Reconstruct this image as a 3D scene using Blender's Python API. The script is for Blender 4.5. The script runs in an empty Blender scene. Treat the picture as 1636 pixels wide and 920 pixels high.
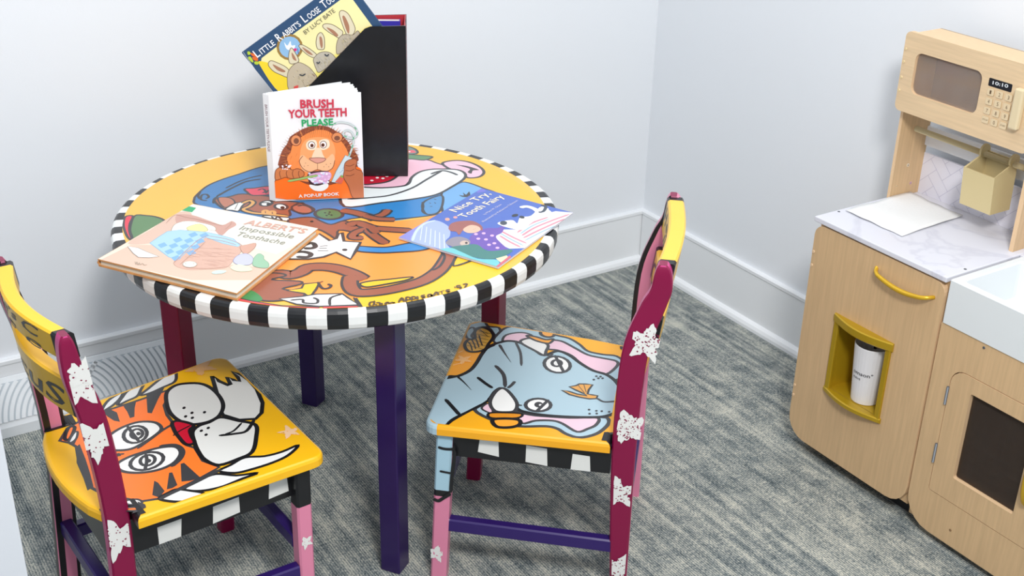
import bpy, bmesh, math, random
from mathutils import Vector, Matrix
from mathutils.geometry import tessellate_polygon
random.seed(7)
scene = bpy.context.scene
# ------------------------------------------------------------------ camera
F_PX = 1982.71
YAW, PITCH, ROLL = map(math.radians, (-33.0391, -25.9625, 1.4535))
CAM = Vector((-1.94865, -2.36937, 1.38625))
fw = Vector((-math.sin(YAW)*math.cos(PITCH), math.cos(YAW)*math.cos(PITCH), math.sin(PITCH)))
r0 = Vector((math.cos(YAW), math.sin(YAW), 0)); u0 = r0.cross(fw)
RT = r0*math.cos(ROLL) + u0*math.sin(ROLL); UP = -r0*math.sin(ROLL) + u0*math.cos(ROLL)
cd = bpy.data.cameras.new('camera'); cam = bpy.data.objects.new('camera', cd)
scene.collection.objects.link(cam)
cam.matrix_world = Matrix(((RT.x, UP.x, -fw.x, CAM.x), (RT.y, UP.y, -fw.y, CAM.y), (RT.z, UP.z, -fw.z, CAM.z), (0, 0, 0, 1)))
cd.sensor_width = 36; cd.lens = F_PX/1636*36; cd.clip_start = .02
scene.camera = cam
# ------------------------------------------------------------------ light
scene.view_settings.view_transform = 'Standard'; scene.view_settings.look = 'None'
scene.view_settings.gamma = 1; scene.view_settings.exposure = 0.0
w = bpy.data.worlds.new('world'); scene.world = w; w.use_nodes = True
w.node_tree.nodes['Background'].inputs[0].default_value = (.86, .93, 1, 1)
w.node_tree.nodes['Background'].inputs[1].default_value = 0.72
def area(name, loc, target, size, power, col=(1, 1, 1)):
    l = bpy.data.lights.new(name, 'AREA'); l.shape = 'DISK'; l.size = size; l.energy = power; l.color = col
    o = bpy.data.objects.new(name, l); scene.collection.objects.link(o)
    o.location = loc; o.rotation_euler = (Vector(target)-Vector(loc)).to_track_quat('-Z', 'Y').to_euler()
    return o
area('flash_softbox', (-1.62, -2.45, 2.15), (-.95, -.4, .62), .42, 46, (1, .985, .97))
area('ceiling_panel', (-.9, -1.1, 2.75), (-.9, -1.1, 0), 1.3, 16, (.95, .98, 1))
# ------------------------------------------------------------------ helpers
def ray(px, py):
    return fw*F_PX + RT*(px-818) - UP*(py-460)
def hitp(px, py, P, N):
    v = ray(px, py); P = Vector(P); N = Vector(N)
    return CAM + v*((P-CAM).dot(N)/v.dot(N))
def hz(px, py, z): return hitp(px, py, (0, 0, z), (0, 0, 1))
def hx(px, py, x): return hitp(px, py, (x, 0, 0), (1, 0, 0))
def hexc(c):
    c = [int(c[i:i+2], 16)/255 for i in (0, 2, 4)]
    return tuple((v/12.92 if v <= .04045 else ((v+.055)/1.055)**2.4) for v in c)+(1,)
MATS = {}
def paint(c, rough=.38, metal=0, name=None, noise=0, scale=30, bump=0, stretch=(1, 1, 1), coat=0):
    key = (c, rough, metal, noise, scale, bump, stretch, coat)
    if key in MATS: return MATS[key]
    m = bpy.data.materials.new(name or 'paint_'+c); m.use_nodes = True; nt = m.node_tree; b = nt.nodes['Principled BSDF']
    col = hexc(c); b.inputs['Base Color'].default_value = col
    b.inputs['Roughness'].default_value = rough; b.inputs['Metallic'].default_value = metal
    b.inputs['Coat Weight'].default_value = coat
    if noise or bump:
        tc = nt.nodes.new('ShaderNodeTexCoord'); mp = nt.nodes.new('ShaderNodeMapping'); mp.inputs['Scale'].default_value = stretch
        n = nt.nodes.new('ShaderNodeTexNoise'); n.inputs['Scale'].default_value = scale; n.inputs['Detail'].default_value = 4
        nt.links.new(tc.outputs['Object'], mp.inputs[0]); nt.links.new(mp.outputs[0], n.inputs['Vector'])
        if noise:
            cr = nt.nodes.new('ShaderNodeValToRGB')
            cr.color_ramp.elements[0].position = .3; cr.color_ramp.elements[1].position = .7
            cr.color_ramp.elements[0].color = tuple(x*(1-noise) for x in col[:3])+(1,)
            cr.color_ramp.elements[1].color = tuple(min(1, x*(1+noise)) for x in col[:3])+(1,)
            nt.links.new(n.outputs['Fac'], cr.inputs[0]); nt.links.new(cr.outputs[0], b.inputs['Base Color'])
        if bump:
            bp = nt.nodes.new('ShaderNodeBump'); bp.inputs['Strength'].default_value = bump; bp.inputs['Distance'].default_value = .002
            nt.links.new(n.outputs['Fac'], bp.inputs['Height']); nt.links.new(bp.outputs[0], b.inputs['Normal'])
    MATS[key] = m
    return m
PAL = dict(yel='F5B919', yelo='F0A01C', org='FF8A3C', orgd='FF7420', blu='3C78AE', blul='6FA6D6', brn='A4604A', brnd='7A3E28', wht='EEEDEA', blk='17171A',
           gry='3B3B3E', pnk='F2B8CB', red='E0384E', redd='B80F28', grn='5C8256', crm='E0E0DC', mag='80003C', pnkl='DB87A3', eleph='A9C3CF', pinke='E9C3D2',
           gold='C89A2A', pur='2A1456', lblue='A6C8D8', ora2='F0A030', tan='D9A441')
def pm(k, rough=.38): return paint(PAL.get(k, k), rough, bump=.05, scale=60)
class MB:
    def __init__(s): s.v = []; s.f = []; s.mi = []; s.mats = []; s.sm = []
    def mat(s, m):
        if m not in s.mats: s.mats.append(m)
        return s.mats.index(m)
    def add(s, vs, fs, m, smooth=False):
        k = s.mat(m); n = len(s.v); s.v += [Vector(x) for x in vs]
        for f in fs: s.f.append([n+i for i in f]); s.mi.append(k); s.sm.append(smooth)
    def poly(s, pts, m): s.add(pts, [list(range(len(pts)))], m)
    def box(s, lo, hi, m, bev=0, M=None):
        bm = bmesh.new(); bmesh.ops.create_cube(bm, size=1)
        lo = Vector(lo); hi = Vector(hi)
        for v in bm.verts: v.co = Vector(((lo[i]+hi[i])/2 + v.co[i]*(hi[i]-lo[i]) for i in range(3)))
        if bev: bmesh.ops.bevel(bm, geom=bm.edges[:], offset=bev, segments=2, profile=.5, affect='EDGES')
        if M is not None: bmesh.ops.transform(bm, matrix=M, verts=bm.verts)
        s.frombm(bm, m)
    def frombm(s, bm, m, smooth=False):
        bm.verts.index_update()
        s.add([v.co.copy() for v in bm.verts], [[v.index for v in f.verts] for f in bm.faces], m, smooth); bm.free()
    def loft(s, rings, mfun, cap=True, smooth=False, closed=True):
        # rings: equal-length vertex lists; mfun(ring index, segment index) gives the material
        n = len(rings[0])
        for i in range(len(rings)-1):
            for j in range(n if closed else n-1):
                k = (j+1) % n
                s.add([rings[i][j], rings[i][k], rings[i+1][k], rings[i+1][j]], [[0, 1, 2, 3]], mfun(i, j), smooth)
        if cap:
            for R, i in ((rings[0], 0), (rings[-1], len(rings)-2)):
                for t in tessellate_polygon([[Vector(p) for p in R]]): s.add([R[q] for q in t], [[0, 1, 2]], mfun(i, 0))
    def tube(s, pts, rad, m, n=10, smooth=True, flat=None):
        pts = [Vector(p) for p in pts]; rings = []
        for i, p in enumerate(pts):
            t = (pts[min(i+1, len(pts)-1)]-pts[max(i-1, 0)]).normalized()
            a = Vector((0, 0, 1)) if abs(t.z) < .9 else Vector((1, 0, 0))
            x = t.cross(a).normalized(); y = x.cross(t).normalized()
            r = rad[i] if isinstance(rad, (list, tuple)) else rad
            rings.append([p + x*(r*math.cos(2*math.pi*j/n)) + y*((flat or r)*math.sin(2*math.pi*j/n)) for j in range(n)])
        s.loft(rings, lambda i, j: m, True, smooth)
    def build(s, name, parent=None, off=None, recalc=False, merge=True):
        me = bpy.data.meshes.new(name)
        o_ = Vector(off) if off is not None else Vector((0, 0, 0))
        me.from_pydata([tuple(v-o_) for v in s.v], [], s.f)
        for m in s.mats: me.materials.append(m)
        for p, k, q in zip(me.polygons, s.mi, s.sm): p.material_index = k; p.use_smooth = q
        if merge:
            bm = bmesh.new(); bm.from_mesh(me); bmesh.ops.remove_doubles(bm, verts=bm.verts, dist=2e-6)
            if recalc: bmesh.ops.recalc_face_normals(bm, faces=bm.faces)
            bm.to_mesh(me); bm.free()
        me.update()
        o = bpy.data.objects.new(name, me); scene.collection.objects.link(o)
        if parent: o.parent = parent
        return o
def thing(name, label, cat, loc=(0, 0, 0), rz=0, group=None):
    o = bpy.data.objects.new(name, None); scene.collection.objects.link(o); o.empty_display_size = .05
    o.location = loc; o.rotation_euler = (0, 0, rz); o['label'] = label; o['category'] = cat
    if group: o['group'] = group
    return o
def struct(o): o['kind'] = 'structure'; return o
def smooth_path(pts, closed=False, k=4):
    if len(pts) < 3: return pts
    out = []; n = len(pts)
    for i in range(n if closed else n-1):
        if closed: a, b, c, d = pts[i-1], pts[i], pts[(i+1) % n], pts[(i+2) % n]
        else: a, b, c, d = pts[max(i-1, 0)], pts[i], pts[i+1], pts[min(i+2, n-1)]
        for j in range(k):
            t = j/k
            out.append(tuple(.5*((2*b[q])+(-a[q]+c[q])*t+(2*a[q]-5*b[q]+4*c[q]-d[q])*t*t+(-a[q]+3*b[q]-3*c[q]+d[q])*t**3) for q in range(len(a))))
    if not closed: out.append(tuple(pts[-1]))
    return out
def clip_convex(poly, clip):
    # poly, clip: lists of 2D points; clip convex and counter-clockwise
    out = poly
    for i in range(len(clip)):
        A, B = clip[i], clip[(i+1) % len(clip)]; inp = out; out = []
        if not inp: return []
        ins = lambda p: (B[0]-A[0])*(p[1]-A[1])-(B[1]-A[1])*(p[0]-A[0]) >= 0
        for j in range(len(inp)):
            p, q = inp[j-1], inp[j]; ip, iq = ins(p), ins(q)
            if ip != iq:
                dx, dy = q[0]-p[0], q[1]-p[1]
                den = (B[0]-A[0])*dy-(B[1]-A[1])*dx
                t = ((B[1]-A[1])*(p[0]-A[0])-(B[0]-A[0])*(p[1]-A[1]))/den if abs(den) > 1e-15 else 0
                out.append((p[0]+dx*t, p[1]+dy*t))
            if iq: out.append(q)
    return out
CROPS = {'A': (160, 220, 4.09), 'B': (560, 220, 4.09), 'C': (400, 330, 4.09), 'D': (140, 300, 4.09), 'E': (0, 628, 3.146), 'G': (0, 380, 3.146),
         'K': (0, 560, 5.1125), 'M': (640, 480, 3.709), 'N': (640, 672, 3.709), 'L': (400, 120, 5.1125), 'R': (370, 0, 5.1125), 'P': (0, 0, 1), 'Q': (1236, 470, 4.09)}
def pts_of(crop, s):
    ox, oy, k = CROPS[crop]; out = []
    for t in s.split():
        a, b = t.split(','); out.append((ox+float(a)/k, oy+float(b)/k))
    return out
class Art:
    """paint on one plane of a part: outlines measured in the photo are carried onto the real surface, in thin coats"""
    def __init__(s, mb, O, U, V, clip=None, step=4e-5, rough=.38, k0=1):
        s.mb = mb; s.O = Vector(O); s.U = Vector(U).normalized(); V = Vector(V); s.N = s.U.cross(V).normalized(); s.V = s.N.cross(s.U)
        if s.N.dot(CAM-s.O) < 0: s.N = -s.N
        s.clip = clip; s.k = k0; s.step = step; s.rough = rough
    def uv(s, px, py):
        d = hitp(px, py, s.O, s.N)-s.O; return (d.dot(s.U), d.dot(s.V))
    def P(s, u, v): return s.O + s.U*u + s.V*v + s.N*(s.k*s.step)
    def face(s, uvs, col, bump=True):
        if s.clip: uvs = clip_convex(uvs, s.clip)
        if len(uvs) < 3: return
        m = pm(col, s.rough)
        v3 = [Vector((a, b, 0)) for a, b in uvs]
        w3 = [s.P(a, b) for a, b in uvs]
        tris = tessellate_polygon([v3])
        fs = []
        for t in tris:
            a, b, c = (w3[i] for i in t)
            if (b-a).cross(c-a).dot(s.N) < 0: t = (t[0], t[2], t[1])
            fs.append(list(t))
        s.mb.add(w3, fs, m)
    def fill(s, col, crop, st, sm=True, line=0, lc='gry'):
        pp = [s.uv(*p) for p in pts_of(crop, st)]
        if sm: pp = smooth_path(pp, True)
        s.face(pp, col); s.k += 1
        if line: s.ribbon(pp, line, lc, True)
    def ribbon(s, pp, w, col, closed=False, taper=False):
        q = [pp[0]]
        for p in pp[1:]:
            if math.hypot(p[0]-q[-1][0], p[1]-q[-1][1]) > 1e-4: q.append(p)
        if closed and math.hypot(q[0][0]-q[-1][0], q[0][1]-q[-1][1]) < 1e-4: q.pop()
        n = len(q)
        if n < 2: return
        L = []; Rr = []
        for i in range(n):
            a = q[i-1] if (closed or i) else q[i]; b = q[(i+1) % n] if (closed or i < n-1) else q[i]
            tx, ty = b[0]-a[0], b[1]-a[1]; l = math.hypot(tx, ty) or 1; tx /= l; ty /= l
            h = w/2
            if not closed:
                if i in (0, n-1): h *= .45
                if taper: h *= max(.15, 1-i/(n-1))
            L.append((q[i][0]-ty*h, q[i][1]+tx*h)); Rr.append((q[i][0]+ty*h, q[i][1]-tx*h))
        for i in range(n if closed else n-1):
            j = (i+1) % n; s.face([L[i], L[j], Rr[j], Rr[i]], col)
        s.k += 1
    def line(s, w, crop, st, col='gry', sm=True, closed=False, taper=False):
        pp = [s.uv(*p) for p in pts_of(crop, st)]
        if sm: pp = smooth_path(pp, closed)
        s.ribbon(pp, w, col, closed, taper)
    def tube(s, col, w, crop, st, lw=.004, lc='gry'):
        pp = smooth_path([s.uv(*p) for p in pts_of(crop, st)])
        s.ribbon(pp, w+2*lw, lc); s.ribbon(pp, w, col)
    def ell(s, col, crop, cx, cy, rx, ry, rot=0, line=0, lc='gry', n=16):
        ox, oy, k = CROPS[crop]; c, d = math.cos(math.radians(rot)), math.sin(math.radians(rot)); pp = []
        for i in range(n):
            a = 2*math.pi*i/n; x, y = rx*math.cos(a), ry*math.sin(a)
            pp.append(s.uv(ox+(cx+x*c-y*d)/k, oy+(cy+x*d+y*c)/k))
        if col: s.face(pp, col); s.k += 1
        if line: s.ribbon(pp, line, lc, True)
    def star(s, col, px, py, R, rot=0, specks=14, bg='mag', rr=.5):
        c = s.uv(px, py); pp = []
        for i in range(60):
            t = i/60*5; ph = abs((t % 1)-.5)*2
            r = R*(rr+(1-rr)*ph**1.4)*random.uniform(.86, 1.12)
            a = math.radians(rot)+2*math.pi*i/60; pp.append((c[0]+r*math.cos(a), c[1]+r*math.sin(a)))
        s.face(pp, col); s.k += 1
        for i in range(specks):
            a = random.uniform(0, 6.28); r = R*.62*math.sqrt(random.random()); q = random.uniform(.0005, .0016)
            s.face([(c[0]+r*math.cos(a)+q*random.uniform(.6, 1.3)*math.cos(b), c[1]+r*math.sin(a)+q*random.uniform(.6, 1.3)*math.sin(b)) for b in (0, 1.2, 2.3, 3.5, 4.7, 5.6)], bg)
        s.k += 1
    def text(s, txt, A, B, h=None, col='blk', bold=0.0, sq=False, font_shear=0):
        """text along photo points A to B (baseline), letter height h metres"""
        a = Vector(s.uv(*A)); b = Vector(s.uv(*B)); L = (b-a).length
        vs, fs, wd, ht = glyphs(txt, bold, font_shear)
        x = (b-a)/L; y = Vector((-x.y, x.x))
        up = Vector(s.uv(A[0], A[1]-10))-a
        if y.dot(up) < 0: y = -y
        sx = L/wd; sy = (h/ht) if h else sx
        m = pm(col, s.rough); w3 = []
        for (px, py) in vs:
            q = a + x*(px*sx) + y*(py*sy); w3.append(s.P(q.x, q.y))
        fs2 = []
        for f in fs:
            p, q, r = (w3[i] for i in f[:3])
            fs2.append(list(f) if (q-p).cross(r-p).dot(s.N) >= 0 else list(reversed(f)))
        s.mb.add(w3, fs2, m); s.k += 1
_gl = {}
def glyphs(txt, bold=0.0, shear=0.0):
    key = (txt, bold, shear)
    if key in _gl: return _gl[key]
    c = bpy.data.curves.new('text', 'FONT'); c.body = txt; c.size = 1; c.offset = bold; c.resolution_u = 2; c.shear = shear
    o = bpy.data.objects.new('text', c); scene.collection.objects.link(o)
    me = bpy.data.meshes.new_from_object(o.evaluated_get(bpy.context.evaluated_depsgraph_get()))
    vs = [(v.co.x, v.co.y) for v in me.vertices]; fs = [list(p.vertices) for p in me.polygons]
    bpy.data.objects.remove(o); bpy.data.curves.remove(c); bpy.data.meshes.remove(me)
    x0 = min(v[0] for v in vs); vs = [(v[0]-x0, v[1]) for v in vs]
    _gl[key] = (vs, fs, max(v[0] for v in vs), .72)
    return _gl[key]
def rrect(x0, y0, x1, y1, r, n=5, radii=None):
    # counter-clockwise rounded rectangle; radii = (bottom-left, bottom-right, top-right, top-left)
    rs = radii or (r,)*4; out = []
    for (cx, cy, a0), rr in zip(((x0, y0, 180), (x1, y0, 270), (x1, y1, 0), (x0, y1, 90)), rs):
        sx = 1 if cx == x0 else -1; sy = 1 if cy == y0 else -1
        ox, oy = cx+sx*rr, cy+sy*rr
        for i in range(n+1):
            a = math.radians(a0+90*i/n); out.append((ox+rr*math.cos(a), oy+rr*math.sin(a)))
    return out
def offset_poly(p, d):
    n = len(p); out = []
    for i in range(n):
        a, b, c = p[i-1], p[i], p[(i+1) % n]
        e1 = Vector((b[0]-a[0], b[1]-a[1])); e2 = Vector((c[0]-b[0], c[1]-b[1]))
        if e1.length < 1e-9 or e2.length < 1e-9: out.append(b); continue
        e1.normalize(); e2.normalize(); n1 = Vector((-e1.y, e1.x)); n2 = Vector((-e2.y, e2.x)); m = n1+n2
        if m.length < 1e-6: out.append(b); continue
        m.normalize(); k = d/max(.35, m.dot(n1)); out.append((b[0]+m.x*k, b[1]+m.y*k))
    return out
# ------------------------------------------------------------------ surface materials
def wall_mat(name, c, rough=.6):
    return paint(c, rough, name=name, bump=.06, scale=220)
def carpet_mat():
    m = bpy.data.materials.new('striated_grey_carpet'); m.use_nodes = True; nt = m.node_tree; N = nt.nodes; Lk = nt.links; b = N['Principled BSDF']
    tc = N.new('ShaderNodeTexCoord')
    def noise(sc, st, det=4, rough=.6):
        mp = N.new('ShaderNodeMapping'); mp.inputs['Scale'].default_value = st; n = N.new('ShaderNodeTexNoise')
        n.inputs['Scale'].default_value = sc; n.inputs['Detail'].default_value = det; n.inputs['Roughness'].default_value = rough
        Lk.new(tc.outputs['Object'], mp.inputs[0]); Lk.new(mp.outputs[0], n.inputs['Vector']); return n.outputs['Fac']
    def math_(op, a, bb):
        n = N.new('ShaderNodeMath'); n.operation = op
        for i, x in enumerate((a, bb)):
            if isinstance(x, (int, float)): n.inputs[i].default_value = x
            else: Lk.new(x, n.inputs[i])
        return n.outputs[0]
    streak = noise(1, (72, 1.9, 1), 2, .5); blotch = noise(1, (30, 19, 1), 4, .65); patch = noise(1, (5, 4, 1), 1, .5); yarn = noise(1, (290, 190, 1), 2, .65); fibre = noise(1, (560, 480, 1), 1, .6)
    wv = N.new('ShaderNodeTexWave'); wv.wave_type = 'BANDS'; wv.bands_direction = 'X'; wv.inputs['Scale'].default_value = 70; wv.inputs['Distortion'].default_value = .35
    Lk.new(tc.outputs['Object'], wv.inputs['Vector'])
    v = math_('ADD', math_('MULTIPLY', streak, .40), math_('MULTIPLY', blotch, .46)); v = math_('ADD', v, math_('MULTIPLY', yarn, .62)); v = math_('ADD', v, math_('MULTIPLY', patch, .08))
    v = math_('ADD', v, math_('MULTIPLY', fibre, .30)); v = math_('ADD', v, math_('MULTIPLY', wv.outputs['Fac'], .13))
    cr = N.new('ShaderNodeValToRGB'); e = cr.color_ramp.elements
    e[0].position = .78; e[0].color = hexc('3F4A50'); e[1].position = 1.08; e[1].color = hexc('C9C7BA')
    cr.color_ramp.elements.new(.9).color = hexc('7F8686')
    sub = math_('SUBTRACT', v, 0.0)
    mr = N.new('ShaderNodeMapRange'); mr.inputs['From Min'].default_value = .72; mr.inputs['From Max'].default_value = 1.21
    Lk.new(sub, mr.inputs['Value'])
    e[0].position = .12; cr.color_ramp.elements[1].position = .5; cr.color_ramp.elements[2].position = .9
    Lk.new(mr.outputs[0], cr.inputs[0]); Lk.new(cr.outputs[0], b.inputs['Base Color'])
    b.inputs['Roughness'].default_value = .95; b.inputs['Specular IOR Level'].default_value = .1
    bp = N.new('ShaderNodeBump'); bp.inputs['Strength'].default_value = .5; bp.inputs['Distance'].default_value = .003
    Lk.new(math_('ADD', fibre, math_('MULTIPLY', wv.outputs['Fac'], .4)), bp.inputs['Height']); Lk.new(bp.outputs[0], b.inputs['Normal'])
    return m
M_WALL = wall_mat('painted_wall', 'E4E7EB'); M_TRIM = paint('E8EAEC', .45, name='white_trim_paint')
def wood_mat(name, c, stretch, rough=.5, amt=.07):
    return paint(c, rough, name=name, noise=amt, scale=9, stretch=stretch, bump=.03)
M_WV = wood_mat('beige_laminate_vertical_grain', 'CDAC82', (22, 22, 1.2)); M_WH = wood_mat('beige_laminate_horizontal_grain', 'DABE98', (22, 1.2, 22))
M_WE = wood_mat('beige_laminate_edge', 'E0BE96', (10, 10, 4), amt=.03)
# ------------------------------------------------------------------ the room
mb = MB(); mb.box((-3.2, -4.2, -.05), (0, 0, 0), carpet_mat()); struct(mb.build('floor'))
mb = MB(); mb.box((-3.2, 0, -.05), (.1, .1, 2.7), M_WALL); struct(mb.build('wall_back'))
mb = MB(); mb.box((0, -4.2, -.05), (.1, 0, 2.7), M_WALL); struct(mb.build('wall_right'))
mb = MB(); mb.box((-2.5, -1.29, 0), (-1.812, -1.17, 2.7), wall_mat('dimmed_white_wall', 'C6CAD0'), .002); struct(mb.build('wall_left'))  # white wall, its colour darkened to offset the strong light on it
BH = .147
def profile_extrude(prof, a, b, axis):
    # prof: (distance from the wall, height); runs along the axis from a to b
    rings = []
    for t in (a, b):
        rings.append([Vector((t, -d, z)) if axis == 'x' else Vector((-d, t, z)) for d, z in prof])
    m_ = MB(); m_.loft(rings, lambda i, j: M_TRIM); return m_
bprof = [(0, 0), (.012, 0), (.012, BH-.012), (.014, BH-.009), (.014, BH-.002), (.012, BH), (0, BH)]
qprof = [(.012, 0), (.026, 0), (.0255, .008), (.022, .015), (.016, .019), (.012, .02)]
struct(profile_extrude(bprof, -3.2, 0, 'x').build('baseboard_back', recalc=True)); struct(profile_extrude(bprof, -4.2, -.0141, 'y').build('baseboard_right', recalc=True))
struct(profile_extrude(qprof, -1.275, -.0125, 'x').build('trim_1', recalc=True)); struct(profile_extrude(qprof, -4.2, -.0265, 'y').build('trim_2', recalc=True))
# baseboard heating register with sunburst louvres
REG = thing('baseboard_register', 'white metal baseboard air register with fanned curved louvres on the carpet behind the tiger chair', 'vent', (-1.52, -.04, 0))
o_ = Vector((-1.52, -.04, 0)); x0, x1 = -1.86, -1.28
yb, zb, yt, zt = -.060, .024, -.018, .112      # sloping face: bottom and top edge
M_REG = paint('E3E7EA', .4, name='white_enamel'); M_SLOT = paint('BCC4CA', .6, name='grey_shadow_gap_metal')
mb = MB()
ring = lambda x: [Vector((x, -.0145, 0)), Vector((x, yb, 0)), Vector((x, yb, zb-.002)), Vector((x, yb+.001, zb)), Vector((x, yt, zt)), Vector((x, -.0145, zt))]
mb.loft([ring(x0), ring(x1)], lambda i, j: M_REG); mb.build('housing', REG, o_, recalc=True)
fu = Vector((1, 0, 0)); fv = Vector((0, yt-yb, zt-zb)).normalized(); fn = fv.cross(fu); fn = -fn if fn.y > 0 else fn
H_ = (Vector((0, yt, zt))-Vector((0, yb, zb))).length
fo = Vector((-1.52, yb, zb))
ulo, uhi, vlo, vhi = x0+1.52+.012, x1+1.52-.012, .010, H_-.010
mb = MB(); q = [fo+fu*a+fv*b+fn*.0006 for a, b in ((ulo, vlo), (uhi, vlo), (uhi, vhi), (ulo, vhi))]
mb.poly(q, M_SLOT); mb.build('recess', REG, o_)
def fin_part(name, us):
    m_ = MB()
    for pp, w_ in us:
        for i in range(len(pp)-1):
            (a0_, b0_), (a1_, b1_) = pp[i], pp[i+1]
            dx, dy = a1_-a0_, b1_-b0_; l = math.hypot(dx, dy)
            if l < 1e-6: continue
            nx, ny = -dy/l*w_/2, dx/l*w_/2
            P3 = lambda a, b, h: fo+fu*a+fv*b+fn*h
            t = [P3(a0_+nx, b0_+ny, .003), P3(a1_+nx, b1_+ny, .003), P3(a1_-nx, b1_-ny, .003), P3(a0_-nx, b0_-ny, .003)]
            bt = [P3(a0_+nx, b0_+ny, .0004), P3(a1_+nx, b1_+ny, .0004), P3(a1_-nx, b1_-ny, .0004), P3(a0_-nx, b0_-ny, .0004)]
            m_.add(t+bt, [[0, 1, 2, 3], [0, 1, 5, 4], [3, 2, 6, 7], [1, 2, 6, 5], [0, 3, 7, 4]], M_REG)
    return m_.build(name, REG, o_, recalc=True)
inside = lambda p: ulo+.002 <= p[0] <= uhi-.002 and vlo <= p[1] <= vhi
bars = [100, 62, 35, 140]
fins = []
r_ = .045
while r_ < .36:
    cur = []
    for d in range(0, 361):
        a = math.radians(d*.5); p = (r_*math.cos(a), -.004+r_*math.sin(a)*1.0)
        if inside(p): cur.append(p)
        else:
            if len(cur) > 2: fins.append((cur[::4]+[cur[-1]], .0078))
            cur = []
    if len(cur) > 2: fins.append((cur[::4]+[cur[-1]], .0078))
    r_ += .0115
fin_part('louvre', fins)
rb = []
for bdeg in (118, 52):
    a = math.radians(bdeg); rr = [(.0+math.cos(a)*t, -.004+math.sin(a)*t) for t in [i*.004 for i in range(100)]]
    rr = [p for p in rr if inside(p)]
    rb.append((rr, .009))
fin_part('divider_bar', rb)
# ------------------------------------------------------------------ painted round table
TX, TY, TH = -1.1135, -.5277, .5528
TBL = thing('round_table', 'round childrens table painted with cartoon animals and a black and white striped rim', 'table', (TX, TY, 0))
to = Vector((TX, TY, 0))
prof = [(None, TH), (.376, TH-.0003), (.3797, TH-.0022), (.3823, TH-.0065), (.383, TH-.012), (.3825, TH-.024), (.380, TH-.031), (.3765, TH-.034), (.36, TH-.0345)]
RIN = [(-180, .3605), (-150, .367), (-120, .3735), (-100, .3745), (-70, .3715), (-40, .3640), (-10, .3605), (30, .3640), (70, .3685), (110, .3690), (150, .3650), (180, .3605)]
def rin(a):
    a = (a+180) % 360-180
    for (x0_, y0_), (x1_, y1_) in zip(RIN, RIN[1:]):
        if x0_ <= a <= x1_: return y0_+(y1_-y0_)*(a-x0_)/(x1_-x0_)
    return .3605
M_TW, M_TB, M_TY = paint('E9EAE8', .32, bump=.08, scale=40), paint('1B1C1F', .3, bump=.12, scale=40), pm('F2B84C', .3)
mb = MB()
angs = []
NS = 40
for k in range(NS):
    a0_ = -100+9*k+random.uniform(-.35, .35); a1_ = -95.5+9*k+random.uniform(-.35, .35); a2_ = -91+9*k
    angs.append((a0_, 'b')); angs.append((a1_, 'w'))
bnd = []
for i, (a, c) in enumerate(angs):
    nx = angs[(i+1) % len(angs)][0]+(360 if i == len(angs)-1 else 0)
    for t in range(2): bnd.append((a+(nx-a)*t/2, c))
rings = [[(TX+(r or rin(a))*math.cos(math.radians(a)), TY+(r or rin(a))*math.sin(math.radians(a)), z) for a, c in bnd] for r, z in prof]
mb.loft(rings, lambda i, j: M_TB if bnd[j][1] == 'b' else M_TW, cap=False, smooth=True)
mb.add(rings[0], [list(range(len(bnd)))], M_TY)
mb.add(rings[-1], [list(range(len(bnd)))[::-1]], M_TB)
clipc = [((rin(i*5)+.0002)*math.cos(2*math.pi*i/72), (rin(i*5)+.0002)*math.sin(2*math.pi*i/72)) for i in range(72)]
T = Art(mb, (TX, TY, TH), (1, 0, 0), (0, 1, 0), clipc, step=7e-6, rough=.3)
lw = .0045
# green hat and red band at the left rim
T.fill('grn', 'A', '225,510 300,508 370,518 420,545 380,600 300,640 230,680 205,640 195,590', line=lw)
T.fill('red', 'A', '165,515 215,512 195,560 192,610 210,670 180,650 158,600 152,560', line=lw)
# orange field
T.fill('FF9A48', 'C', '330,120 500,120 640,90 800,95 960,95 1100,80 1260,55 1330,120 1340,330 1200,430 1060,470 900,500 760,600 560,600 300,620 100,560 -60,540 0,480 120,400 250,330', sm=True)
T.fill('F6C030', 'C', '1270,330 1460,350 1640,330 1700,400 1500,520 1100,640 760,680 690,600 830,570 1000,540 1160,480 1240,400', sm=False)
T.fill('F4B83A', 'B', '760,265 870,330 1000,400 1240,440 1200,380 1090,290 940,200 800,130 620,90 400,45 360,100 520,130 700,170')
# blue coat
T.fill('blu', 'A', '1500,150 1110,180 900,240 790,275 700,315 640,365 615,400 640,440 900,500 1250,540 1420,560 1530,570 1640,530 2100,470 2250,420 2150,300 1800,200', line=lw)
T.fill('2F7FBE', 'C', '430,40 560,0 800,-30 1180,-60 1250,10 1200,55 1100,70 950,92 900,85 820,40 640,70 560,105 500,115', line=0)
T.fill('blul', 'B', '600,350 680,310 750,290 870,330 960,370 860,420 640,500 600,470', line=lw)
T.fill('4F8CC0', 'B', '480,420 540,390 600,380 600,440 570,490 500,500 470,460', line=lw)
T.line(lw, 'B', '545,400 560,405'); T.line(.004, 'B', '515,425 525,430'); T.line(.004, 'B', '548,423 558,430'); T.line(.004, 'B', '520,450 535,448')
T.fill('gry', 'B', '710,375 740,378 735,358 755,372 775,352 782,378 760,388 730,386')
T.line(lw, 'B', '470,420 475,450 470,480 500,500 560,500')
T.line(lw, 'C', '900,85 1040,75 1180,58 1260,40'); 
T.line(.0055, 'A', '760,385 830,345 900,310 960,285 1050,270'); T.line(lw, 'A', '820,330 900,290 980,262 1060,245')
T.line(lw, 'A', '700,410 660,405 665,375 695,370 710,388 690,398'); T.line(lw, 'A', '740,430 745,400 770,385')
T.line(lw, 'A', '655,355 640,380 650,400')
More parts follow.
